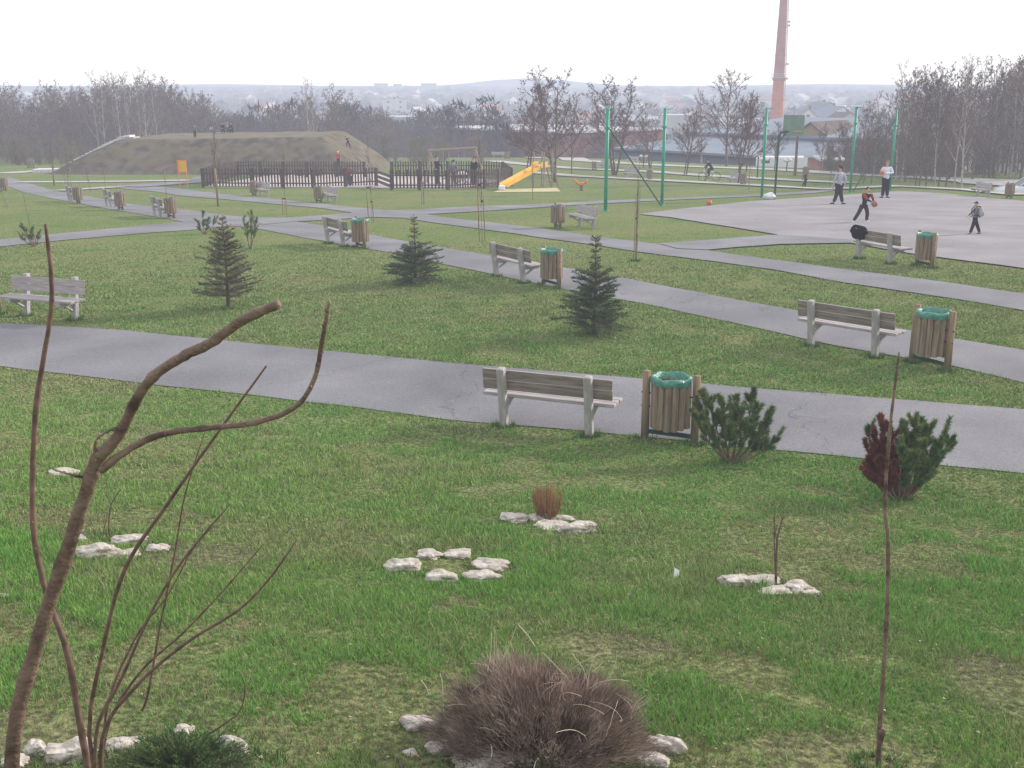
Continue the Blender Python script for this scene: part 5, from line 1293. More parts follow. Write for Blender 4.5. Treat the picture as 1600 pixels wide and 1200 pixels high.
    skin_mesh('trousers', tj, [('pelvis', 'hA'), ('hA', 'kA'), ('kA', 'fA'), ('pelvis', 'hB'), ('hB', 'kB'), ('kB', 'fB')], M[colors[1]], T)
    for f_, n_ in ((fA, 'toeA'), (fB, 'toeB')):
        d = Vector(pose.get(n_, lk)).normalized(); q = MB(); q.tube([S(f_ - d * .025 - Vector((0, 0, .015))), S(f_ + d * .03 - Vector((0, 0, .015))), S(f_ + d * .085 - Vector((0, 0, .022)))], [.024 * H, .027 * H, .018 * H], 9); q.build('shoe', M[shoe], T, True)
    # hair / cap: a cap of the skull turned away from the face
    q = MB(); c = hea - (hea - nec) * .02 + Vector((0, 0, .012)) - lk * .008; q.sph(S(c), .056 * H, 14, 9, (.92, .98, 1.0))
    nv, keep = [], set()
    for i, v in enumerate(q.v):
        r = Vector(v) / H - c; 
        if r.dot(lk) * .7 - r.z < .012: keep.add(i)
    q.f = [f for f in q.f if all(j in keep for j in f)]; q.mi = [0] * len(q.f)
    q.build('cap' if hat else 'hair', M[hat or hair], T, True)
    if hat: q = MB(); pk = c + lk * .06 + Vector((0, 0, .02)); q.bbox(S(pk), (.07 * H, .07 * H, .008 * H), .003); q.build('cap_peak', M[hat], T)
    return T, H, P
def ball(P, r, m, label):
    T = thing('basketball', label, 'ball', P); mb = MB(); mb.sph((0, 0, 0), r, 20, 14); mb.build('cover', M[m], T, True)
    mb = MB()
    for ax in range(3):
        pts = [];
        for k in range(25):
            a_ = k * 2 * math.pi / 24; c_, s_ = math.cos(a_) * r, math.sin(a_) * r; pts.append(((c_, s_, 0), (c_, 0, s_), (0, c_, s_))[ax])
        mb.tube(pts, r * .03, 4, False)
    mb.build('seam', M['rubber'], T)
    return T
# white-shirted man holding an orange ball
T, H, P = person((1382, 310), 250, 'man in a white long-sleeved top and black trousers holding an orange ball', dict(
    elbowA=(-.17, -.04, .68), elbowB=(.15, -.05, .67), handA=(-.17, -.16, .69), handB=(-.10, -.17, .665), footA=(-.065, 0, .04), footB=(.075, .03, .04), toeA=(-1, -.5, 0), toeB=(.4, -1, 0), side=(1, .25, 0)), (-.75, -.65, 0), ('c_white', 'c_black'), hair='c_blond')
d_ = Vector((-.19, -.21, .69)) * H; ball(P + d_, .125, 'ball', 'bright orange ball held by the man in white')
# boy in grey hoodie walking away
person((1309, 320), 258, 'boy in a pale grey hoodie and dark trousers walking towards the hoop, seen from behind', dict(
    footA=(-.10, .06, .04), footB=(.11, -.03, .045), kneeA=(-.035, .03, .27), kneeB=(.05, -.01, .28), handA=(-.15, .03, .42), handB=(.13, .02, .50), elbowA=(-.13, -.02, .62), elbowB=(.16, 0, .65), toeA=(-1, .2, 0), toeB=(1, .3, 0)), (-.5, .86, 0), ('c_grey', 'c_dark'), hair='c_maroon')
# boy in red and black with brown ball
T, H, P = person((1348, 348), 289, 'boy in a black top with red sleeves, legs wide apart, bouncing a brown ball', dict(
    pelvis=(-.01, 0, .47), waist=(.005, 0, .56), chest=(.035, 0, .68), neck=(.055, 0, .78), head=(.065, -.01, .885), side=(.9, -.3, 0),
    footA=(-.27, -.03, .04), footB=(.10, .02, .04), kneeA=(-.145, -.03, .255), kneeB=(.10, -.02, .265), elbowA=(.04, -.12, .62), elbowB=(.20, -.03, .66), handA=(.15, -.12, .57), handB=(.22, -.07, .56), toeA=(-.5, -1, 0), toeB=(1, -.1, 0)), (.75, -.65, 0), ('c_black', 'c_dark'), shoe='c_white', sleeve='c_redtrim')
ball(P + Vector((.235, -.12, .515)) * H, .125, 'ball_brown', 'brown ball in the hands of the boy with red sleeves')
# boy in grey jacket with backpack walking left
T, H, P = person((1521, 367), 313, 'boy in a grey jacket and dark cap walking left with a backpack', dict(
    pelvis=(0, 0, .50), chest=(.01, 0, .71), neck=(.0, 0, .81), head=(-.02, 0, .905), side=(.35, .95, 0),
    footA=(-.13, -.05, .04), footB=(.20, .05, .05), kneeA=(-.06, -.04, .28), kneeB=(.09, .03, .28), elbowA=(-.07, -.12, .62), handA=(-.20, -.13, .54), elbowB=(-.06, .12, .64), handB=(-.16, .12, .55)), (-1, 0, 0), ('c_mid', 'c_dark'), hat='c_dark')
bp = thing('backpack', 'pale grey backpack on the back of the boy walking left', 'backpack', P + Vector((.125, 0, .67)) * H)
mb = MB(); mb.sph((0, 0, 0), .15, 14, 10, (.62, .95, 1.35)); mb.build('bag', M['wall_grey'], bp, True); mb = MB(); mb.sph((.075, 0, -.06), .09, 10, 7, (.5, 1, 1)); mb.build('pocket', M['yellow'] if False else M['c_mid'], bp, True)
for s_ in (-1, 1): mb = MB(); mb.tube([(-.03, s_ * .09, .17), (-.14, s_ * .11, .20), (-.25, s_ * .11, .08), (-.24, s_ * .11, -.08), (-.05, s_ * .1, -.14)], .016, 6); mb.build('strap', M['c_dark'], bp, True)
# child bending in dark red
person((1257, 294), 269, 'small child in dark red bending forward at the far edge of the court', dict(
    pelvis=(.06, 0, .58), waist=(.03, 0, .68), chest=(-.01, -.05, .80), neck=(-.06, -.10, .86), head=(-.10, -.15, .88), footA=(-.14, 0, .10), footB=(.02, .05, .04), kneeA=(-.06, -.06, .36), kneeB=(.05, 0, .3), handA=(-.2, -.12, .5), handB=(-.1, -.12, .46), elbowA=(-.14, -.1, .66), elbowB=(-.03, -.1, .64)), (-.8, -.6, 0), ('c_maroon', 'c_black'), hat='c_maroon')
ball(G(1108, 321) + Vector((0, 0, .13)), .14, 'ball', 'orange ball lying in the grass at the near edge of the court')
# playground people
person((683, 291), 243, 'adult in dark clothes standing at the left swing leg', dict(footA=(-.02, 0, .04), footB=(.12, 0, .04), handB=(.2, -.05, .55), elbowB=(.16, 0, .66), neck=(-.01, 0, .835)), (.9, -.4, 0), ('c_dark', 'c_dark'))
person((709, 292), 249, 'person in a blue-grey top and black trousers at the middle of the swing', dict(handA=(-.1, -.1, .5), handB=(.1, -.1, .5)), (0, 1, 0), ('c_mid', 'c_black'))
person((741, 293), 244, 'adult in a long black coat beside the right swing frame', dict(pelvis=(0, 0, .5), handA=(-.12, -.08, .45)), (-.6, -.8, 0), ('c_black', 'c_black'))
person((547, 291), 260, 'child in a pinkish top behind the left picket fence', dict(), (0, -1, 0), ('c_redtrim', 'c_dark'))
# mound people
def on_mound(px, py):
    d = ray(px, py); t = 90.0
    while t < 140:
        p = d * t
        if p.z + CAM_H < float(mound_z(p.x, p.y)) + .04: break
        t += .05
    return Vector((p.x, p.y, float(mound_z(p.x, p.y)) + .03))
def mp(px, py, top, lab, pose, look, col, **k):
    P = on_mound(px, py); HH = ray(800, top).z / ray(800, top).y * P.y + CAM_H - P.z
    person(None, None, lab, pose, look, col, P=P, H=HH * k.pop('hk', 1.0), **k)
mp(529, 261, 236, 'child in a red jacket and white hat standing on the slope of the mound', dict(footA=(-.05, 0, .04), footB=(.08, 0, .08), handA=(-.2, -.1, .55)), (.4, .9, 0), ('c_red', 'c_dark'), hat='c_white')
climb = dict(pelvis=(0, 0, .45), waist=(-.03, 0, .55), chest=(-.08, 0, .66), neck=(-.12, 0, .74), head=(-.17, 0, .82), footA=(-.05, -.05, .1), footB=(.18, 0, .02), kneeA=(-.12, -.06, .3), kneeB=(.1, 0, .25), handA=(-.02, -.15, .72), handB=(.15, -.05, .72), elbowA=(-.02, -.12, .62), elbowB=(.06, -.1, .7))
mp(544, 230, 213, 'child in black climbing near the right end of the mound top', climb, (-.9, .3, 0), ('c_black', 'c_black'), hk=1.15)
mp(305, 215, 194, 'child in grey standing at the front edge of the mound top', dict(), (0, -1, 0), ('c_mid', 'c_dark'))
sit = dict(pelvis=(0, 0, .12), waist=(0, 0, .22), chest=(0, 0, .36), neck=(0, -.02, .47), head=(0, -.03, .57), kneeA=(-.08, -.22, .24), kneeB=(.08, -.22, .24), footA=(-.08, -.32, .03), footB=(.08, -.32, .03), handA=(-.1, -.2, .26), handB=(.1, -.2, .26), elbowA=(-.14, -.08, .28), elbowB=(.14, -.08, .28))
crouch = dict(pelvis=(0, .05, .30), waist=(0, .02, .40), chest=(0, -.03, .52), neck=(0, -.07, .62), head=(0, -.09, .71), kneeA=(-.09, -.14, .34), kneeB=(.09, -.14, .34), footA=(-.08, -.02, .04), footB=(.08, -.02, .04), handA=(-.06, -.24, .36), handB=(.06, -.24, .36), elbowA=(-.14, -.14, .44), elbowB=(.14, -.14, .44))
mp(349, 208, 187, 'child crouching at the left of the dark group on the mound top', crouch, (0, -1, 0), ('c_black', 'c_dark'), hk=1.05)
mp(362, 208, 187, 'child crouching at the right of the dark group on the mound top', crouch, (0, -1, 0), ('c_dark', 'c_black'), hk=1.05)
mp(355, 206, 187, 'child standing in the middle of the dark group on the mound top', dict(), (0, -1, 0), ('c_dark', 'c_dark'))
mp(331, 207, 193, 'child in a white top on the mound top left of the dark group', crouch, (0, -1, 0), ('c_white', 'c_mid'), hk=1.0)
# cyclist
P = G(1108, 283); bk = thing('bicycle', 'pale bicycle ridden to the left along the far path', 'bicycle', P)
R0 = .34
for x in (-.53, .53):
    mb = MB(); mb.tube([Vector((x + R0 * math.cos(k * .2618), 0, R0 + R0 * math.sin(k * .2618))) for k in range(25)], .022, 6, False); wo = mb.build('wheel', M['rubber'], bk)
    mb = MB()
    for k in range(12): mb.tube([(x, 0, R0), (x + R0 * math.cos(k * .5236), 0, R0 + R0 * math.sin(k * .5236))], .003, 3, False)
    mb.build('spokes', M['galv'], wo)
mb = MB()
for a_, b_ in (((-.53, 0, R0), (-.42, 0, .92)), ((-.44, 0, .80), (.12, 0, .80)), ((-.44, 0, .76), (.0, 0, .30)), ((.0, 0, .30), (.16, 0, .92)), ((0, 0, .30), (.53, 0, R0)), ((.14, 0, .8), (.53, 0, R0))): mb.tube([a_, b_], .022, 6)
mb.build('frame', M['white'], bk); mb = MB(); mb.tube([(-.42, -.28, 1.0), (-.44, 0, .98), (-.42, .28, 1.0)], .016, 6); mb.build('handlebar', M['rubber'], bk); mb = MB(); mb.bbox((.17, 0, .94), (.26, .14, .05), .02); mb.build('saddle', M['rubber'], bk)
Hc = 1.72
person(None, None, 'cyclist in dark clothes riding left past the court', {k: tuple(c / Hc for c in v) for k, v in dict(pelvis=(.17, 0, 1.02), waist=(.10, 0, 1.12), chest=(-.02, 0, 1.30), neck=(-.12, 0, 1.45), head=(-.19, 0, 1.60), side=(0, Hc, 0), kneeA=(-.18, -.11, .85), footA=(-.04, -.12, .5), kneeB=(-.05, .11, .72), footB=(.04, .12, .28), elbowA=(-.2, -.22, 1.18), handA=(-.40, -.24, 1.05), elbowB=(-.2, .22, 1.18), handB=(-.40, .24, 1.05)).items()}, (-1, 0, 0), ('c_dark', 'c_dark'), P=P, H=Hc)
# white carrier bag
P = G(1202, 312); mb = MB(); bm = bmesh.new(); bmesh.ops.create_icosphere(bm, subdivisions=3, radius=1)
for v in bm.verts:
    p = v.co; q_ = .8 + .7 * fbm(p.x * 2 + 9, p.y * 2 + p.z * 2, 1, 4); v.co = Vector((p.x * .32 * q_, p.y * .2 * q_, (p.z + .9) * .17 * q_))
me = bpy.data.meshes.new('carrier_bag'); bm.to_mesh(me); bm.free(); me.materials.append(M['white']); o = bpy.data.objects.new('carrier_bag', me); COL.objects.link(o); o.location = P; tag(o, 'crumpled white bag lying between the hoop and the green pole', 'bag')
P = G(1056, 905); mb = MB(); mb.add([(-.02, 0, .0), (.025, .01, .01), (.03, .03, .06), (-.01, .03, .085), (.0, .01, .03)], [(0, 1, 4), (1, 2, 4), (2, 3, 4), (3, 0, 4)]); o = mb.build('paper_scrap', M['white']); o.location = P; tag(o, 'small white scrap of paper in the grass', 'litter')
# car at the right edge
P = Vector((34.3, 73.0, 0)); P.z = h(P.x, P.y); cr = thing('parked_car', 'silver saloon car parked at the right edge beyond the court', 'car', P, R(-6))
L, Wc = 4.3, 1.7
def section(x, prof):  # prof list (y half width, z)
    return [(x, w, z) for w, z in prof] + [(x, -w, z) for w, z in prof[::-1]]
prs = [(-2.15, .60, .28, .55), (-2.0, .78, .22, .72), (-1.2, .84, .20, .86), (-.75, .85, .20, .92), (0, .86, .20, .93), (.9, .86, .20, .94), (1.5, .84, .20, .96), (2.0, .80, .24, .90), (2.15, .66, .34, .66)]
mb = MB(); rings = [section(x, [(w * .9, z0), (w, z0 + .15), (w, z1 - .12), (w * .86, z1)]) for x, w, z0, z1 in prs]; vs = [v for r in rings for v in r]; fs = []
for i in range(len(rings) - 1):
    for k in range(8): fs.append((i * 8 + k, (i + 1) * 8 + k, (i + 1) * 8 + (k + 1) % 8, i * 8 + (k + 1) % 8))
fs += [tuple(range(8)), tuple(range(len(vs) - 1, len(vs) - 9, -1))]; mb.add(vs, fs); mb.build('body', M['carpaint'], cr, True)
mb = MB(); rs = [(-.85, .70, .92), (-.2, .62, 1.36), (.4, .61, 1.42), (.95, .62, 1.38), (1.6, .70, .95)]; vs = [];
for x, w, z in rs: vs += [(x, .74, .90), (x, w, z), (x, -w, z), (x, -.74, .90)]
fs = []
for i in range(4):
    for k in range(3): fs.append((i * 4 + k, (i + 1) * 4 + k, (i + 1) * 4 + k + 1, i * 4 + k + 1))
mb.add(vs, fs); cabin = mb.build('cabin', M['glass'], cr)
mb = MB(); mb.add([(-.22, .63, 1.365), (-.22, -.63, 1.365), (.4, -.63, 1.44), (.4, .63, 1.44), (.97, .63, 1.395), (.97, -.63, 1.395)], [(0, 1, 2, 3), (3, 2, 5, 4)]); mb.build('roof', M['carpaint'], cr)
for s_ in (-1, 1):
    for x0, z0, x1, z1 in ((-.85, .93, -.2, 1.38), (.35, .92, .38, 1.43), (1.6, .95, .95, 1.39), (-.2, 1.385, .95, 1.40)): mb = MB(); mb.tube([(x0, s_ * .73, z0), (x1, s_ * .635, z1)] if z0 < 1.2 else [(x0, s_ * .635, z0), (x1, s_ * .635, z1)], .035, 5); mb.build('pillar', M['carpaint'], cr)
for x in (-1.35, 1.35):
    for s_ in (-1, 1):
        mb = MB(); mb.tube([(x, s_ * .72, .31), (x, s_ * .88, .31)], .31, 20); wh = mb.build('wheel', M['rubber'], cr, False); mb = MB(); mb.tube([(x, s_ * .86, .31), (x, s_ * .895, .31)], .19, 14); mb.build('rim', M['galv'], wh)
    

# ================================================================ chimney
P = AT(1213, 190, 330.0); P.z = h(P.x, P.y) ; 
def wpx(y): return None
ch = thing('factory_chimney', 'tall round red brick factory chimney rising out of the top of the photo', 'chimney', P)
zr = lambda y: AT(1213, y, 330.0).z - P.z
z197, z122, ztop = zr(200), zr(122), zr(-70)
k = 330 / FPX; r0, r1, r2 = 18.4 / 2 * k, 16.4 / 2 * k, 8.4 / 2 * k
rr = lambda z: np.interp(z, [0, z197, z122, ztop], [r0 * 1.12, r0, r1, r2])
mb = MB(); zs = np.linspace(0, z122, 12); mb.lathe([(float(rr(z)), z) for z in zs], 28); mb.build('lower_shaft', M['brick'], ch, True)
zs = np.linspace(z122 - .05, ztop, 16); mb = MB(); mb.lathe([(float(rr(z)), z) for z in zs] + [(r2 * .6, ztop)], 28); mb.build('upper_shaft', M['brick_dark'], ch, True)
mb = MB(); mb.lathe([(r1, z122 - .9), (r1 * 1.18, z122 - .4), (r1 * 1.18, z122), (r1 * .98, z122)], 28); mb.build('cornice', M['brick_dark'], ch)
mb = MB(); mb.lathe([(r1 * .9, z122 + .0), (r1 * 1.4, z122 + .0), (r1 * 1.4, z122 + .15), (r1 * .9, z122 + .15)], 28); pf = mb.build('gallery', M['galv'], ch)
mb = MB()
for z in (.7, 1.2): mb.tube([Vector((r1 * 1.38 * math.cos(a * .2244), r1 * 1.38 * math.sin(a * .2244), z122 + z)) for a in range(29)], .05, 4, False)
for a in range(14): mb.tube([(r1 * 1.38 * math.cos(a * .4488), r1 * 1.38 * math.sin(a * .4488), z122), (r1 * 1.38 * math.cos(a * .4488), r1 * 1.38 * math.sin(a * .4488), z122 + 1.2)], .04, 4)
mb.build('railing', M['galv'], pf)
mb = MB()
for s_ in (-.22, .22): mb.tube([Vector((float(rr(z)) + .15, s_ - .6, z)) for z in np.linspace(2, ztop, 14)], .09, 4)
mb.build('ladder', M['wall_cream'], ch)
for y in (34, 40, 100, 123): z = zr(y); mb = MB(); mb.bbox((float(rr(z)) + .5, -.4, z), (.8, .8, .5), .05); mb.build('bracket', M['wall_grey'], ch)
for z in np.linspace(z197 * .5, ztop * .96, 9): mb = MB(); rz_ = float(rr(z)) + .03; mb.lathe([(rz_, z - .1), (rz_ + .04, z - .1), (rz_ + .04, z + .1), (rz_, z + .1)], 28); mb.build('iron_band', M['brick_dark'], ch)

# ================================================================ warehouses
def bldg(name, label, base, zb, zt, mw, cat='building', mr=None, ridge=None, over=.0, par=None, group=None):
    """base: 4 ground corners (near left, near right, far right, far left); ridge: (z near, z far) gives a single pitch roof"""
    T = thing(name, label, cat, group=group); zn, zf = ridge if ridge else (zt, zt); zz = [zn, zn, zf, zf]
    vs = [(p.x, p.y, zb) for p in base] + [(p.x, p.y, z) for p, z in zip(base, zz)]
    mb = MB(); mb.add(vs, [(0, 1, 5, 4), (1, 2, 6, 5), (2, 3, 7, 6), (3, 0, 4, 7)]); mb.build('wall', M[mw], T)
    c = sum(base, Vector()) / 4; bb = [c + (p - c) * (1.03 if over else 1.012) for p in base]; mb = MB()
    v2 = [(p.x, p.y, z + .02) for p, z in zip(bb, zz)] + [(p.x, p.y, z + .3) for p, z in zip(bb, zz)]
    mb.add(v2, [(3, 2, 1, 0), (4, 5, 6, 7), (0, 1, 5, 4), (1, 2, 6, 5), (2, 3, 7, 6), (3, 0, 4, 7)]); mb.build('roof', M[mr], T); return T, base
def quad(p0, p1, depth):
    u = (p1 - p0).normalized(); n_ = Vector((-u.y, u.x, 0)) ; n_ = n_ if n_.y > 0 else -n_
    return [p0, p1, p1 + n_ * depth, p0 + n_ * depth]
a, b = ZP(962, 234, -3.6), ZP(1300, 254, -3.6)
q1 = quad(a, b, 15); T, _ = bldg('warehouse', 'long low warehouse with a pale blue-grey sheet roof beyond the park', q1, -12, -3.6, 'metal_wall', mr='metal_roof', ridge=(-3.6, -2.5))
u = (b - a).normalized()
for i in range(9):
    p = a + u * (3 + i * 4.0) - Vector((u.y * -1, u.x, 0)) * 0; n_ = Vector((u.y, -u.x, 0)); n_ = n_ if n_.y < 0 else -n_; mb = MB(); mb.box(p + n_ * .04 + Vector((0, 0, -1.4)), (2.2, .1, .8), Matrix.Rotation(math.atan2(u.y, u.x), 3, 'Z')); mb.build('window', M['glass'], T)
ev = MB(); n_ = Vector((u.y, -u.x, 0)); n_ = n_ if n_.y < 0 else -n_; ev.box((a + b) / 2 + n_ * .25 + Vector((0, 0, -.12)), ((b - a).length + .6, .5, .3), Matrix.Rotation(math.atan2(u.y, u.x), 3, 'Z')); ev.build('eave_shadow_strip', M['c_dark'], T)  # dark strip added along the eave, standing in for its shadow band
q2 = quad(q1[3] - u * 1, q1[2] + u * 4, 24); q2[0] = q2[0] + Vector((.2, .1, 0)); T, _ = bldg('warehouse', 'higher warehouse hall with a wide grey-blue roof at the foot of the chimney', q2, -12, -1.7, 'metal_wall', mr='metal_roof', ridge=(-1.9, -.2))
ev = MB(); ev.box((q2[0] + q2[1]) / 2 + n_ * .3 + Vector((0, 0, -1.95)), ((q2[1] - q2[0]).length + .6, .6, .7), Matrix.Rotation(math.atan2(u.y, u.x), 3, 'Z')); ev.build('eave_shadow_strip', M['c_dark'], T)  # dark strip painting the shadow band under the higher hall's eave
for i in range(6):
    p = q2[0].lerp(q2[1], (i + .5) / 6) - n_ * 9; mb = MB(); mb.box(p + Vector((0, 0, -.75)), (3.2, 1.6, .5), Matrix.Rotation(math.atan2(u.y, u.x), 3, 'Z')); mb.build('skylight', M['roof_white'], T)
a, b = ZP(880, 209, -2.0), ZP(1038, 203, -2.0); bldg('brick_hall', 'red brick hall with a flat pale roof behind the first green pole', quad(a, b, 30), -13, -2.0, 'brickwall', mr='roof_white')
for k_ in range(7): 
    p = a.lerp(b, .1 + k_ * .12)
def gable(name, label, c, w, d, hw, hr, rz, mw, mr, cat='house', group=None, windows=2, chim=False, zb=3.0, parts=True):
    T = thing(name, label, cat, c, rz, group=group); mb = MB(); x, y = w / 2, d / 2
    mb.add([(-x, -y, -zb), (x, -y, -zb), (x, y, -zb), (-x, y, -zb), (-x, -y, hw), (x, -y, hw), (x, y, hw), (-x, y, hw), (0, -y, hr - .05), (0, y, hr - .05)], [(0, 1, 5, 8, 4), (1, 2, 6, 5), (2, 3, 7, 9, 6), (3, 0, 4, 7)]); mb.build('wall', M[mw], T)
    mb = MB(); o_ = .35; k = (hr - hw) / x; xe = x + o_; ze = hw - k * o_; t_ = .22; Y = y + o_
    mb.add([(-xe, -Y, ze), (0, -Y, hr), (xe, -Y, ze), (-xe, Y, ze), (0, Y, hr), (xe, Y, ze), (-xe, -Y, ze + t_), (0, -Y, hr + t_), (xe, -Y, ze + t_), (-xe, Y, ze + t_), (0, Y, hr + t_), (xe, Y, ze + t_)],
           [(0, 3, 4, 1), (1, 4, 5, 2), (6, 7, 10, 9), (7, 8, 11, 10), (0, 1, 7, 6), (1, 2, 8, 7), (3, 9, 10, 4), (4, 10, 11, 5), (0, 6, 9, 3), (2, 5, 11, 8)]); rf = mb.build('roof', M[mr], T)
    if chim: mb = MB(); mb.bbox((x * .3, y * .2, hr + .2), (.7, .7, 1.6), .03); mb.build('chimney', M['brickwall'], rf)
    if parts:
        for i in range(windows):
            xx = -x + w * (i + .5) / windows
            for zz in ([hw * .55] if hw < 4.5 else [hw * .3, hw * .75]): mb = MB(); mb.box((xx, -y - .03, zz), (min(1.3, w / windows * .5), .1, 1.2)); mb.build('window', M['glass'], T)
        for s_ in (-1, 1):
            mb = MB(); mb.box((s_ * (x + .03), 0, hw * .55), (.1, d * .5, 1.1)); mb.build('window', M['glass'], T)
        mb = MB(); mb.box((0, -y - .03, hw + (hr - hw) * .35), (1.0, .1, 1.0)); mb.build('window', M['glass'], T)
    return T
# brown gabled hall
P = AT(1305, 220, 150); gable('gabled_hall', 'brown gabled hall with an ochre front beside the white capped pole', Vector((P.x - 1, P.y, -8.9)), 10, 12, 5.2, 8.9, R(-38), 'wall_yellow', 'roof_brown', 'building')
P = AT(1297, 257, 112); gable('kiosk', 'low pinkish brick shed with a white roof edge beyond the path', Vector((P.x, P.y, P.z - 1.4)), 6, 3, 1.9, 2.1, R(90), 'brick_dark', 'roof_white', 'shed', windows=0, zb=1.5, parts=False)
P = AT(1225, 254, 125); T = thing('white_van', 'low white van body parked in front of the warehouse', 'van', Vector((P.x, P.y, P.z - 1.0))); mb = MB(); mb.bbox((0, 0, .9), (6.0, 1.9, 1.6), .15); mb.build('body', M['white'], T)
for x in (-1.9, 1.9): mb = MB(); mb.tube([(x, -.98, .1), (x, -.7, .1)], .36, 16); mb.build('wheel', M['rubber'], T)
mb = MB(); mb.box((-2.3, -.96, 1.25), (.9, .05, .5)); mb.build('window', M['glass'], T)
P = AT(1376, 262, 108); T = thing('kiosk', 'small yellow kiosk with a red roof behind the man in white', 'kiosk', Vector((P.x, P.y, P.z - 1.2))); mb = MB(); mb.bbox((0, 0, 1.1), (1.6, 1.4, 2.6), .02); mb.build('wall', M['wall_yellow'], T); mb = MB(); mb.bbox((0, 0, 2.9), (1.9, 1.7, 1.0), .05); mb.build('roof', M['roof_red'], T)
P = AT(1600, 262, 118); gable('gabled_house', 'house with an orange red roof between the trunks at the far right', Vector((P.x, P.y, P.z - 3.5)), 9, 10, 4.5, 7.5, R(80), 'wall_cream', 'roof_red', 'house', chim=True)

# ================================================================ houses of the valley
random.seed(60)
def hs(px, py, Y, w, mw, mr, label, rz=None, hw=4.6, hr=8.0, name='gabled_house', d=9, group=None, **k):
    P = AT(px, py, Y); zb = P.z - hr; g_ = h(P.x, P.y)
    return gable(name, label, Vector((P.x, P.y, zb)), w, d, hw, hr, random.uniform(-.6, .6) if rz is None else rz, mw, mr, group=group, zb=max(1, zb - g_ + 1), chim=True, **k)
hs(750, 182, 300, 8.5, 'wall_cream', 'roof_red', 'cream house with a steep orange-red roof among the valley trees', .5)
hs(748, 200, 255, 8, 'wall_grey', 'roof_brown', 'grey fronted house with a steep brown roof, nearest of the valley houses', -.15, hw=4, hr=8.8)
hs(666, 187, 340, 6.5, 'wall_white', 'roof_brown', 'small white gabled house left of the red roofed one', .2)
hs(678, 196, 300, 6.5, 'wall_cream', 'roof_brown', 'small pinkish gabled house in front of the white one', -.2)
hs(714, 186, 420, 12, 'wall_cream', 'roof_red', 'wide house with a dull red roof behind the swing', .3)
hs(790, 190, 340, 9, 'wall_white', 'roof_grey', 'white house with a grey roof left of the slide tree', .1)
hs(785, 204, 260, 6, 'wall_white', 'roof_grey', 'small pale house low behind the multi-stemmed tree', .4)
hs(616, 152, 700, 15, 'wall_white', 'roof_grey', 'bright white block house above the wood right of the mound', .1, hw=7, hr=8)
hs(1260, 170, 360, 8, 'wall_cream', 'roof_grey', 'cream gabled house right of the chimney', -.1)
hs(1283, 160, 420, 16, 'wall_grey', 'roof_grey', 'broad grey roofed house right of the chimney', .5)
hs(1300, 166, 380, 14, 'wall_white', 'metal_roof', 'house with a light blue-grey roof right of the chimney', .6)
hs(1318, 176, 350, 12, 'wall_grey', 'roof_brown', 'brown roofed house near the white capped pole', .2)
cols = [('wall_white', 'roof_red'), ('wall_cream', 'roof_brown'), ('wall_white', 'roof_grey'), ('wall_cream', 'roof_red'), ('wall_grey', 'roof_grey'), ('wall_white', 'roof_white')]
for i in range(150):
    Y = math.exp(random.uniform(math.log(330), math.log(2300))); px = random.uniform(330, 1560) if i % 5 else random.uniform(-40, 1640)
    X = (px - 800) / FPX * Y / 1.03; z = h(X, Y); mw, mr = random.choice(cols); k = 1 + Y / 2500
    gable('gabled_house', 'small distant house among the trees of the hazy valley', Vector((X, Y, z)), random.uniform(8, 14) * k, random.uniform(8, 13) * k, random.uniform(3.5, 6.5), random.uniform(7.5, 10.5), random.uniform(-.8, .8) + random.choice((0, 1.57)), mw, mr, group='distant houses of the valley', zb=2, parts=Y < 520)
# long flat industrial roofs
for j, (x0, x1, y, Y, lab) in enumerate([(602, 652, 184, 330, 'long white flat roof beyond the wood right of the mound'), (1160, 1210, 196, 240, 'white flat roof left of the chimney foot'), (1225, 1280, 191, 290, 'narrow white flat roof right of the chimney'), (1255, 1365, 201, 230, 'long white flat roof behind the backboard'), (1010, 1032, 188, 300, 'short white flat roof behind the brick hall'), (1040, 1100, 181, 380, 'white flat roof in the trees right of the second green pole'), (818, 830, 150, 800, 'white block high in the haze above the slide'), (790, 806, 182, 420, 'small white flat roof left of the slide tree'), (578, 600, 152, 900, 'pale flat building in the haze right of the mound wood')]):
    a, b = AT(x0, y, Y), AT(x1, y, Y); bldg('flat_roofed_hall', lab, [a, b, b + Vector((0, 16, 0)), a + Vector((0, 16, 0))], -18, a.z, 'wall_grey', mr='roof_white', group='flat roofed halls of the valley')
# apartment blocks on the horizon
for x0, x1, y, Y in [(272, 300, 138, 2300), (301, 330, 137.5, 2300), (331, 362, 137, 2300), (363, 395, 136.5, 2300), (396, 418, 136, 2300), (442, 472, 134, 2500), (585, 606, 131, 2600), (615, 628, 132, 2600), (658, 682, 131, 2600), (30, 70, 143, 2200), (72, 112, 143.5, 2200), (425, 438, 136, 2400)]:
    a, b = AT(x0, y, Y), AT(x1, y, Y); zb = h(a.x, Y); Hb = a.z - zb
    T = thing('apartment_block', 'long pale apartment block on the hazy horizon', 'building', Vector(((a.x + b.x) / 2, Y, zb)), group='apartment blocks on the horizon')
    W_ = b.x - a.x; mb = MB(); mb.box((0, 0, Hb / 2), (W_, 14, Hb)); mb.build('wall', M['wall_white'], T); mb = MB(); mb.box((0, 0, Hb + .6), (W_ * 1.004, 14.6, 1.2)); mb.build('roof', M['roof_grey'], T)
    mb = MB(); fl_ = max(3, int(Hb / 3))
    for f_ in range(fl_): mb.box((0, -7.1, (f_ + .5) * Hb / fl_), (W_ * .94, .3, 1.3))
    mb.build('window_row', M['glass'], T)
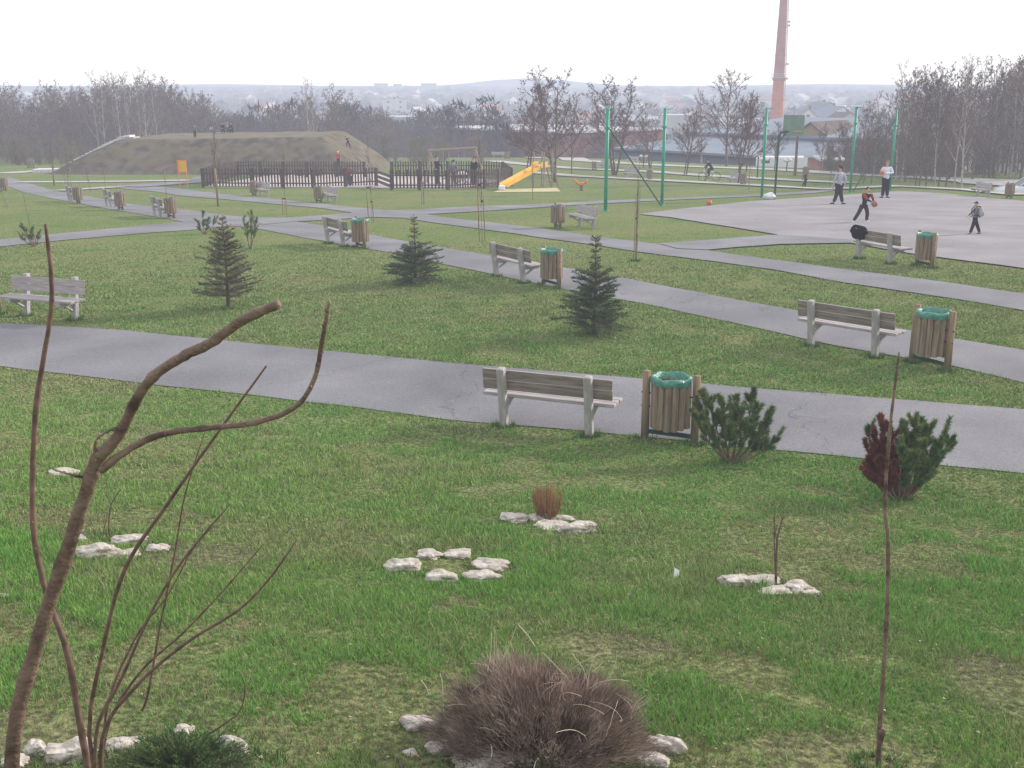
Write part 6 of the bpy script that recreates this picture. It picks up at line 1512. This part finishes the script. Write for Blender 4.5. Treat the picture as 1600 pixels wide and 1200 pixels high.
# ---- far treetops
def clumps(name, label, n, y0, y1, m, hmax, seed, x0=-60, x1=1660, per=150, ever=False):
    r = np.random.default_rng(seed); V = []; 
    Y = np.exp(r.uniform(math.log(y0), math.log(y1), n)); px = r.uniform(x0, x1, n); X = (px - 800) / FPX * Y / 1.03
    Z = hgt(X, Y)
    out = []
    for i in range(n):
        s = (1 + Y[i] / 700) ; H_ = hmax * r.uniform(.5, 1.1) ; W_ = r.uniform(2.5, 5) * s; k = per
        u = r.normal(0, .42, (k, 3)); u[:, 2] = r.uniform(0, 1, k) ** .8
        w = np.sin(np.clip(u[:, 2], 0, 1) * 2.4 + .5)
        c = np.stack([X[i] + u[:, 0] * W_ * w, Y[i] + u[:, 1] * W_ * w, Z[i] + u[:, 2] * H_], -1)
        d = r.normal(0, .6, (k, 3)) + np.array([0, 0, .7]); d /= np.linalg.norm(d, axis=1)[:, None]
        L_ = .9 * s ** .6 * r.uniform(.4, 1.4, (k, 1)); wv = r.normal(0, 1, (k, 3)) * np.array([1, .3, .3]) * (.075 if ever is False else .16) * s
        out.append(np.stack([c - wv, c + wv, c + d * L_], 1))
    v = np.concatenate(out).reshape(-1, 3); N_ = len(v) // 3
    me = bpy.data.meshes.new(name); me.vertices.add(N_ * 3); me.loops.add(N_ * 3); me.polygons.add(N_); me.vertices.foreach_set('co', v.reshape(-1)); me.loops.foreach_set('vertex_index', np.arange(N_ * 3, dtype=np.int32))
    me.polygons.foreach_set('loop_start', np.arange(0, N_ * 3, 3, dtype=np.int32)); me.polygons.foreach_set('loop_total', np.full(N_, 3, np.int32)); me.materials.append(M[m]); me.update()
    o = bpy.data.objects.new(name, me); COL.objects.link(o); tag(o, label, 'trees', kind='stuff')
clumps('far_woodland', 'leafless purple-grey treetops filling the hazy valley', 2300, 200, 3200, 'farwood', 9, 1, per=230)
clumps('far_evergreens', 'dark evergreen clumps scattered through the hazy valley', 260, 380, 2500, 'farwood2', 10, 2, per=260, ever=True)
clumps('far_woodland', 'treetops below the edge of the park on the left', 330, 165, 300, 'farwood', 8, 3, -60, 960, 420)
# ---- hills
def hill(cx, w_, y, H_, name='hills'):
    xs_ = np.linspace(cx - w_, cx + w_, 60); ys_ = np.linspace(y, y + 1500, 6)
    def zf(X, Y): return 10 + H_ * np.exp(-((X - cx) / (w_ * .42)) ** 2) * (.85 + .3 * fbm(X, Y, w_ * .2, 3)) * np.sin(np.clip((Y - y) / 1500, 0, 1) * np.pi * .5 + .05)
    o = grid_mesh(name, xs_, ys_, zf, M['hills']); o['kind'] = 'structure'
hill(100, 1000, 5200, 48); hill(-1800, 1500, 5600, 20); hill(1900, 1600, 5500, 20)

# ================================================================ camera, light, sky
cam = bpy.data.cameras.new('camera'); co = bpy.data.objects.new('camera', cam); COL.objects.link(co)
co.location = (0, 0, CAM_H); co.rotation_euler = (R(90) - PITCH, 0, 0)
cam.sensor_width = 36; cam.lens = FPX / 1600 * 36; cam.clip_end = 20000; cam.clip_start = .05; scene.camera = co
SUN_EL, SUN_AZ = R(24), R(62)     # azimuth from +Y towards +X
sd = Vector((math.sin(SUN_AZ) * math.cos(SUN_EL), math.cos(SUN_AZ) * math.cos(SUN_EL), math.sin(SUN_EL)))
sl = bpy.data.lights.new('sun', 'SUN'); sl.energy = 4.4; sl.angle = R(6); sl.color = (1, .93, .84)
so = bpy.data.objects.new('sun', sl); COL.objects.link(so); so.rotation_euler = (-sd).to_track_quat('-Z', 'Y').to_euler()
w = bpy.data.worlds.new('World'); scene.world = w; w.use_nodes = True
n, l = w.node_tree.nodes, w.node_tree.links; n.clear()
out = n.new('ShaderNodeOutputWorld'); bg = n.new('ShaderNodeBackground'); bg.inputs[1].default_value = .1
sky = n.new('ShaderNodeTexSky'); sky.sky_type = 'NISHITA'; sky.sun_disc = False; sky.sun_elevation = SUN_EL; sky.sun_rotation = SUN_AZ
sky.air_density = 1.0; sky.dust_density = 5
mx = n.new('ShaderNodeMix'); mx.data_type = 'RGBA'; mx.inputs[0].default_value = .88; mx.inputs[7].default_value = (12.2, 12.2, 12.6, 1)
l.new(sky.outputs[0], mx.inputs[6]); l.new(mx.outputs[2], bg.inputs[0]); l.new(bg.outputs[0], out.inputs[0])
scene.view_settings.view_transform = 'Standard'; scene.view_settings.look = 'None'; scene.view_settings.exposure = 0
scene.render.engine = 'CYCLES'
scene.cycles.max_bounces = 5; scene.cycles.diffuse_bounces = 2; scene.cycles.glossy_bounces = 2; scene.cycles.transparent_max_bounces = 4
